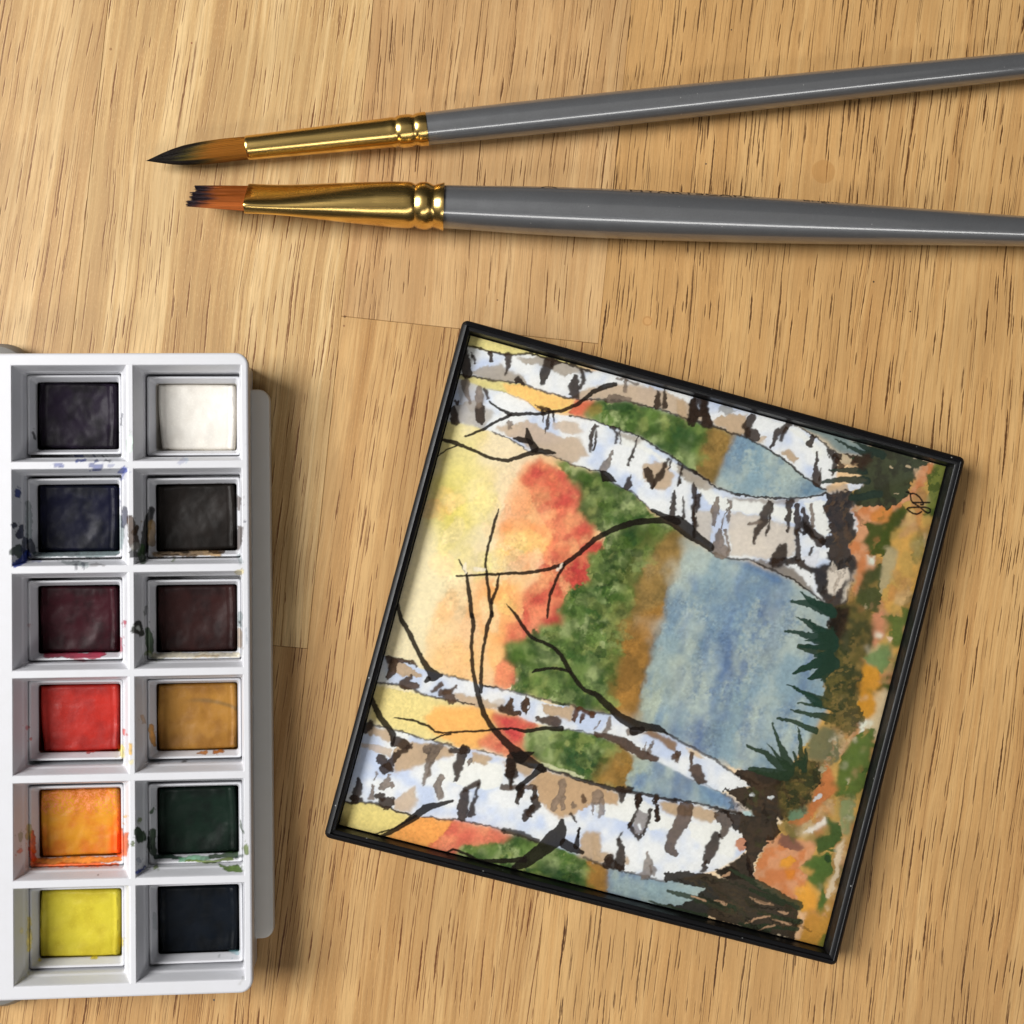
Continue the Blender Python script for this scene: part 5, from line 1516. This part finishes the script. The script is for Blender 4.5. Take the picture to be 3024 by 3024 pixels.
c.poly(D((1130, 1680), (1190, 1600), (1170, 1530), (1220, 1540), (1210, 1600), (1180, 1700)), (232, 190, 150), .9, 2.5, 1.3, .08)
dabs(130, RUST + [(70, 90, 40), (86, 104, 52), (228, 214, 190)], .5, 5, 16)
soften(2.0, .8, (sstep(.26, .6, fbm(c.x, c.y, 40, 6)) * sstep(2835, 2890, c.x * e1[0] + c.y * e1[1])).astype(np.float32))
# roots and dark mass at the foot of the lower trunks
c.poly(D((740, 830), (900, 820), (800, 740), (880, 715), (1080, 740), (1180, 660), (1290, 680), (1300, 800), (1200, 930), (1080, 1010), (1050, 1000), (1080, 1075), (980, 1150), (930, 1260), (920, 1350), (880, 1250), (870, 1130), (815, 1060), (790, 1000), (690, 935), (850, 970), (920, 985), (830, 890)), umber, .96, 2.2, 2, .1, .2)
c.poly(D((810, 1250), (875, 1180), (905, 1260), (935, 1360), (760, 1345), (690, 1305)), umber, .96, 2, 1.6, .1, .2)
c.poly(D((1080, 760), (1180, 670), (1300, 680), (1290, 800), (1220, 930), (1120, 1010), (1060, 930)), moss, .85, 6, 2.4, .05, .2)
c.poly(D((1120, 970), (1210, 930), (1230, 960), (1190, 1000), (1120, 1010)), (110, 140, 110), .9, 3, 1.5, .05)
for q in (((905, 862, 26), (918, 870, 12)), ((1010, 880, 22), (1030, 868, 10)), ((1262, 890, 16), (1300, 870, 20))):
    c.stroke(D(*q), (222, 224, 224), .95, 1.5, 1)
c.poly(D((855, 955), (900, 960), (920, 985), (870, 985)), (190, 214, 214), .9, 2, .8, 0)
daub(B((960, 680), (1120, 660), (1110, 900), (1080, 1000), (1120, 1120), (1100, 1320), (960, 1360), (900, 1250), (980, 1080)), 40, [(92, 70, 52), (66, 50, 38), (30, 22, 18), (108, 86, 66)], .6, 4, 16, 1.75, .5, 1, 4, (.8, 3))
daub(D((800, 830), (1060, 780), (1250, 720), (1240, 850), (1060, 1060), (940, 1200), (880, 1100), (760, 950)), 46, [(84, 64, 46), (62, 52, 34), (30, 22, 18), (74, 76, 46)], .6, 4, 18, 1.0, .9, 1, 3, (.8, 3))
# spiky grass
gr = (44, 62, 42)
for q in (((1180, 18, 34), (1300, 45, 60)), ((1140, 172, 8), (1200, 150, 34), (1330, 90, 70)), ((1240, 200, 20), (1330, 160, 60)), ((1110, 235, 6), (1200, 280, 18), (1340, 335, 44)), ((1170, 342, 8), (1260, 345, 22), (1400, 375, 50)), ((1130, 377, 8), (1230, 400, 26), (1400, 440, 60)), ((1050, 428, 12), (1130, 440, 22), (1270, 500, 40)), ((1170, 480, 8), (1190, 580, 24), (1200, 700, 50)), ((1025, 450, 8), (1060, 560, 22), (1130, 700, 56)), ((880, 586, 16), (980, 620, 28), (1110, 730, 80)), ((1000, 575, 4), (1060, 640, 24), (1110, 700, 40)), ((900, 715, 26), (1000, 735, 50), (1100, 760, 60)), ((1220, 600, 8), (1220, 660, 26), (1210, 720, 40)), ((1150, 620, 10), (1170, 690, 30))):
    c.stroke(D(*q), gr, .95, 1.3, .8)
c.poly(D((1340, 250), (1500, 260), (1550, 430), (1450, 520), (1330, 460), (1360, 380), (1290, 330)), moss, .9, 3, 2.4, .05, .2)
c.poly(D((1280, 0), (1400, -20), (1500, 120), (1480, 250), (1330, 270), (1310, 130)), moss, .95, 4, 2.4, .05, .2)
gt = (36, 62, 50)
for q in (((720, 1342, 18), (800, 1350, 40), (960, 1400, 90)), ((780, 1280, 12), (860, 1350, 40), (980, 1420, 70)), ((755, 1440, 8), (830, 1480, 34), (960, 1560, 80)), ((830, 1460, 8), (880, 1510, 30), (960, 1560, 60)), ((690, 1530, 16), (790, 1550, 34), (980, 1590, 90)), ((810, 1590, 10), (900, 1600, 40), (990, 1620, 80)), ((780, 1630, 20), (880, 1632, 26), (990, 1640, 60)), ((870, 1690, 20), (960, 1690, 80)), ((730, 1800, 10), (800, 1770, 36), (960, 1710, 90)), ((840, 1832, 20), (900, 1800, 50), (990, 1740, 90)), ((700, 1870, 6), (780, 1910, 20), (900, 1990, 50))):
    c.stroke(B(*q), gt, .95, 1.3, 1.0)
c.poly(B((890, 1560), (990, 1500), (1010, 1600), (1000, 1760), (940, 1860), (900, 1800), (930, 1700)), (36, 60, 46), .9, 3, 2, .05)
# dark clump by the first trunk
c.poly(B((1100, 440), (1180, 400), (1250, 340), (1420, 390), (1610, 455), (1580, 490), (1510, 510), (1490, 610), (1440, 690), (1330, 780), (1290, 740), (1110, 740), (1090, 690), (1140, 640), (1200, 590), (1150, 540), (1150, 470)), darkgreen, .96, 2, 2, .1, .2)
for q in (((960, 515, 12), (1060, 512, 30), (1180, 520, 60)), ((925, 590, 22), (1040, 570, 34), (1200, 580, 50)), ((1100, 690, 40), (1280, 660, 50)), ((1000, 310, 8), (1100, 370, 24), (1230, 420, 40)), ((1120, 330, 8), (1200, 370, 30), (1300, 420, 60))):
    c.stroke(B(*q), (44, 58, 50), .95, 1.3, .8)
for q in (((1350, 490, 16), (1365, 500, 14)), ((1455, 490, 18), (1475, 496, 16)), ((1130, 770, 14), (1170, 740, 18)), ((1375, 660, 4), (1395, 655, 6))):
    c.stroke(B(*q), (206, 184, 150), .9, 1.2, .8)
c.poly(B((1110, 745), (1170, 735), (1150, 770), (1100, 775)), (206, 156, 116), .9, 2, 1, .1)
c.stroke(B((1010, 455, 30), (1050, 490, 26), (1000, 500, 10)), (56, 38, 30), .9, 1.4, 1)
c.poly(B((1130, 420), (1220, 400), (1240, 450), (1180, 510), (1110, 480)), (60, 40, 32), .8, 5, 1.5, 0)
# dark straw below the lowest trunk
c.poly(D((410, 1300), (560, 1298), (760, 1340), (690, 1290), (790, 1270), (900, 1350), (1190, 1510), (1165, 1560), (1190, 1590), (1150, 1690), (1000, 1660), (800, 1610), (560, 1535), (420, 1500), (560, 1470), (640, 1400), (415, 1360)), (42, 35, 28), .96, 2.2, 1.8, .1, .2)
for q in (((435, 1412, 22), (600, 1460, 34), (800, 1520, 50)), ((320, 1470, 10), (450, 1510, 24), (640, 1560, 40)), ((780, 1290, 14), (960, 1380, 40), (1180, 1500, 50)), ((900, 1400, 20), (1080, 1480, 40)), ((840, 1600, 20), (1000, 1630, 40)), ((950, 1540, 20), (1190, 1590, 30)), ((980, 1610, 16), (1170, 1630, 30))):
    c.stroke(D(*q), (50, 60, 42), .9, 1.4, .8)
for q in (((560, 1440, 8), (640, 1470, 16)), ((690, 1462, 6), (765, 1490, 14)), ((895, 1452, 8), (960, 1475, 20), (1030, 1490, 8)), ((870, 1598, 6), (940, 1570, 14), (1010, 1558, 8)), ((1030, 1575, 8), (1130, 1598, 16)), ((920, 1645, 6), (1040, 1605, 12)), ((1060, 1530, 8), (1110, 1540, 10)), ((730, 1330, 10), (775, 1315, 18))):
    c.stroke(D(*q), (196, 156, 122), .9, 1.3, .8)

daub(D((460, 1310), (760, 1350), (1100, 1500), (1140, 1660), (800, 1590), (560, 1500)), 50, [(30, 26, 20), (60, 62, 42), (84, 70, 50), (46, 52, 38)], .65, 3, 9, .42, .2, 5, 16, (.7, 1.6))
# --- branches -------------------------------------------------------------
BR = (30, 23, 19)
for fn, pts in (
        (A, ((1325, 462, 30), (1270, 470, 34), (1180, 512, 26), (1080, 592, 24), (980, 632, 22), (860, 646, 20), (740, 650, 22), (660, 650, 28), (590, 615, 14), (530, 572, 14))), (A, ((660, 656, 22), (560, 705, 17), (470, 752, 18), (375, 790, 14))),
        (A, ((225, 812, 22), (330, 840, 26), (430, 880, 22), (540, 932, 20), (640, 946, 24), (740, 912, 26), (830, 884, 46), (900, 890, 30), (945, 900, 10))), (A, ((320, 850, 12), (250, 880, 8), (200, 915, 8))), (A, ((765, 745, 14), (775, 800, 44), (815, 870, 50))), (A, ((685, 805, 18), (720, 810, 40), (790, 830, 30))),
        (A, ((1932, 1495, 50), (1860, 1450, 60), (1790, 1390, 90), (1720, 1335, 90), (1650, 1320, 50), (1560, 1325, 38), (1450, 1335, 42), (1320, 1375, 40), (1200, 1440, 32), (1100, 1530, 28), (1000, 1602, 30), (900, 1636, 24), (740, 1656, 20), (500, 1667, 17), (315, 1679, 11))), (A, ((1560, 1255, 20), (1640, 1300, 36), (1720, 1330, 50))), (A, ((1000, 1602, 20), (950, 1700, 19), (910, 1800, 20), (895, 1932, 16), (893, 1945, 10))),
        (A, ((585, 1255, 8), (560, 1340, 20), (520, 1480, 17), (500, 1600, 16), (515, 1720, 20), (535, 1850, 26), (540, 1932, 26))), (A, ((587, 1660, 10), (575, 1750, 19), (542, 1850, 20))), (A, ((333, 1572, 8), (380, 1660, 18), (400, 1790, 26), (415, 1932, 25))),
        (C_, ((995, 200, 26), (1005, 270, 26), (990, 400, 22), (1000, 560, 24), (1030, 700, 34), (1070, 830, 36), (1140, 940, 36), (1240, 1045, 50), (1310, 1110, 84), (1380, 1150, 60), (1450, 1190, 40))), (C_, ((1120, 190, 26), (1090, 300, 22), (1070, 400, 20), (1055, 560, 22), (1050, 690, 26))), (C_, ((1300, 1110, 80), (1385, 1075, 14))),
        (G, ((310, 110, 8), (380, 190, 26), (450, 300, 34), (550, 430, 40), (640, 465, 34), (740, 510, 36), (830, 600, 42), (900, 720, 50), (970, 840, 40), (1060, 930, 44), (1160, 970, 56), (1260, 1060, 70), (1380, 1180, 80), (1500, 1250, 110), (1600, 1270, 90), (1740, 1290, 70), (1800, 1310, 40), (1850, 1350, 14))), (G, ((550, 762, 14), (590, 740, 40), (680, 722, 30), (780, 722, 28), (880, 742, 30), (930, 760, 24))), (G, ((1520, 1320, 90), (1600, 1300, 60))),
        (C_, ((520, 130, 26), (545, 230, 34), (600, 330, 30), (660, 450, 30), (720, 550, 40), (752, 590, 76), (800, 590, 24))), (C_, ((720, 610, 34), (700, 630, 20))),
        (C_, ((360, 745, 36), (410, 850, 40), (460, 915, 42), (496, 965, 46), (490, 1035, 20))), (C_, ((505, 857, 9), (620, 875, 16), (720, 912, 16), (760, 942, 15), (820, 952, 13), (960, 946, 15), (1110, 936, 15), (1250, 926, 17), (1340, 946, 24), (1440, 926, 22), (1565, 925, 32))), (C_, ((860, 960, 12), (800, 970, 13), (745, 1000, 12))),
        (C_, ((872, 1384, 16), (780, 1410, 34), (700, 1432, 50), (620, 1492, 44), (540, 1552, 30), (390, 1630, 22))), (C_, ((640, 1480, 20), (500, 1560, 12), (340, 1612, 9))),
        (E, ((840, 560, 40), (830, 640, 110), (780, 720, 170), (700, 790, 150), (600, 870, 130), (480, 960, 110), (380, 1010, 50))), (E, ((480, 930, 60), (300, 940, 44), (150, 945, 40), (20, 940, 34), (-60, 880, 30), (-200, 830, 26), (-330, 890, 14))), (E, ((860, 780, 100), (940, 820, 90), (1030, 860, 40))), (E, ((1005, 630, 20), (985, 720, 34), (970, 800, 60))), (E, ((640, 60, 90), (560, 130, 50), (480, 190, 44), (420, 250, 60)))):
    c.stroke(fn(*pts), BR, .95, 1.2, .55, .05, .12)
c.poly(A((1220, 1008), (1260, 1012), (1300, 1035), (1335, 1082), (1240, 1082)), BR, .96, 1.3, .6)
# light gaps beside twigs
for q in (((370, 1600, 14), (372, 1650, 18)), ((440, 1635, 30), (490, 1640, 20)), ((960, 1640, 12), (985, 1600, 16))):
    c.stroke(A(*q), (248, 236, 216), .9, 2, 1)
for q in (((640, 10, 20), (900, 100, 40), (1040, 150, 20)),):
    c.stroke(E(*q), (222, 222, 180), .8, 2, 1.2)
# the painter's monogram
ink = (24, 18, 16)
for q in (((440, 400), (530, 415), (580, 460), (585, 560), (610, 690), (670, 780), (760, 830), (900, 920), (1000, 1000), (1100, 1090), (1210, 1150), (1290, 1120), (1300, 1020), (1220, 970), (1080, 940), (900, 945), (700, 945), (520, 960), (470, 1000), (560, 1090), (690, 1170), (820, 1190), (900, 1160), (980, 1100)),
          ((600, 460), (680, 445), (790, 480), (900, 570), (980, 680), (1040, 800), (1040, 860), (960, 850)), ((670, 770), (900, 775), (1270, 775))):
    c.stroke([p + (5.2,) for p in SG(*q)], ink, .96, .8, .12, 0, 0)

img = c.img
# paper tooth: pigment granulates a little everywhere
img = img * (1 + .05 * c.gran[:, None])
img = np.clip(img * 1.0, .003, .90)
idx_ = np.arange(GN * GN).reshape(GN, GN)
FQ = np.stack([idx_[:-1, :-1], idx_[1:, :-1], idx_[1:, 1:], idx_[:-1, 1:]], -1).reshape(-1, 4)
PVz = PV.copy()
edge_ = np.minimum(HP_ - np.abs(PV[:, 0]), HP_ - np.abs(PV[:, 1]))
PVz[:, 2] += .018 * c.gran - .10 * np.exp(-edge_ / .25)
N = Nodes('watercolour_on_paper')
N.p(Base_Color=N.attr(), Roughness=.8, Specular_IOR_Level=.05)
painting = obj('painting', PVz, FQ, N.mat, pic, smooth=180, colors=img)
# card edge of the painting and the glass over it
M = Mesh()
rings = [rrect(-HP_, HP_, -HP_, HP_, .05, z, 1) for z in (ZP - 1.4, ZP - .12)]
M.loft(rings, cap0=True)
N = Nodes('paper_card')
N.p(Base_Color=lin4((214, 210, 200)), Roughness=.7)
obj('card_edge', M.v, M.f, N.mat, painting)
N = Nodes('picture_glass')
N.t.nodes.remove(N.b)
tr = N.n('ShaderNodeBsdfTransparent')
tr.inputs[0].default_value = (.985, .995, .99, 1)
gl = N.n('ShaderNodeBsdfGlossy')
gl.inputs['Roughness'].default_value = .03
fr = N.n('ShaderNodeFresnel')
fr.inputs[0].default_value = 1.28
mx = N.n('ShaderNodeMixShader')
N.set(mx.inputs[0], fr.outputs[0])
N.set(mx.inputs[1], tr.outputs[0])
N.set(mx.inputs[2], gl.outputs[0])
N.set(N.out.inputs[0], mx.outputs[0])
M = Mesh()
M.add([(-HP_ - .2, -HP_ - .2, ZP + .55), (HP_ + .2, -HP_ - .2, ZP + .55), (HP_ + .2, HP_ + .2, ZP + .55), (-HP_ - .2, HP_ + .2, ZP + .55)], [(0, 1, 2, 3)])
obj('glass_pane', M.v, M.f, N.mat, pic)
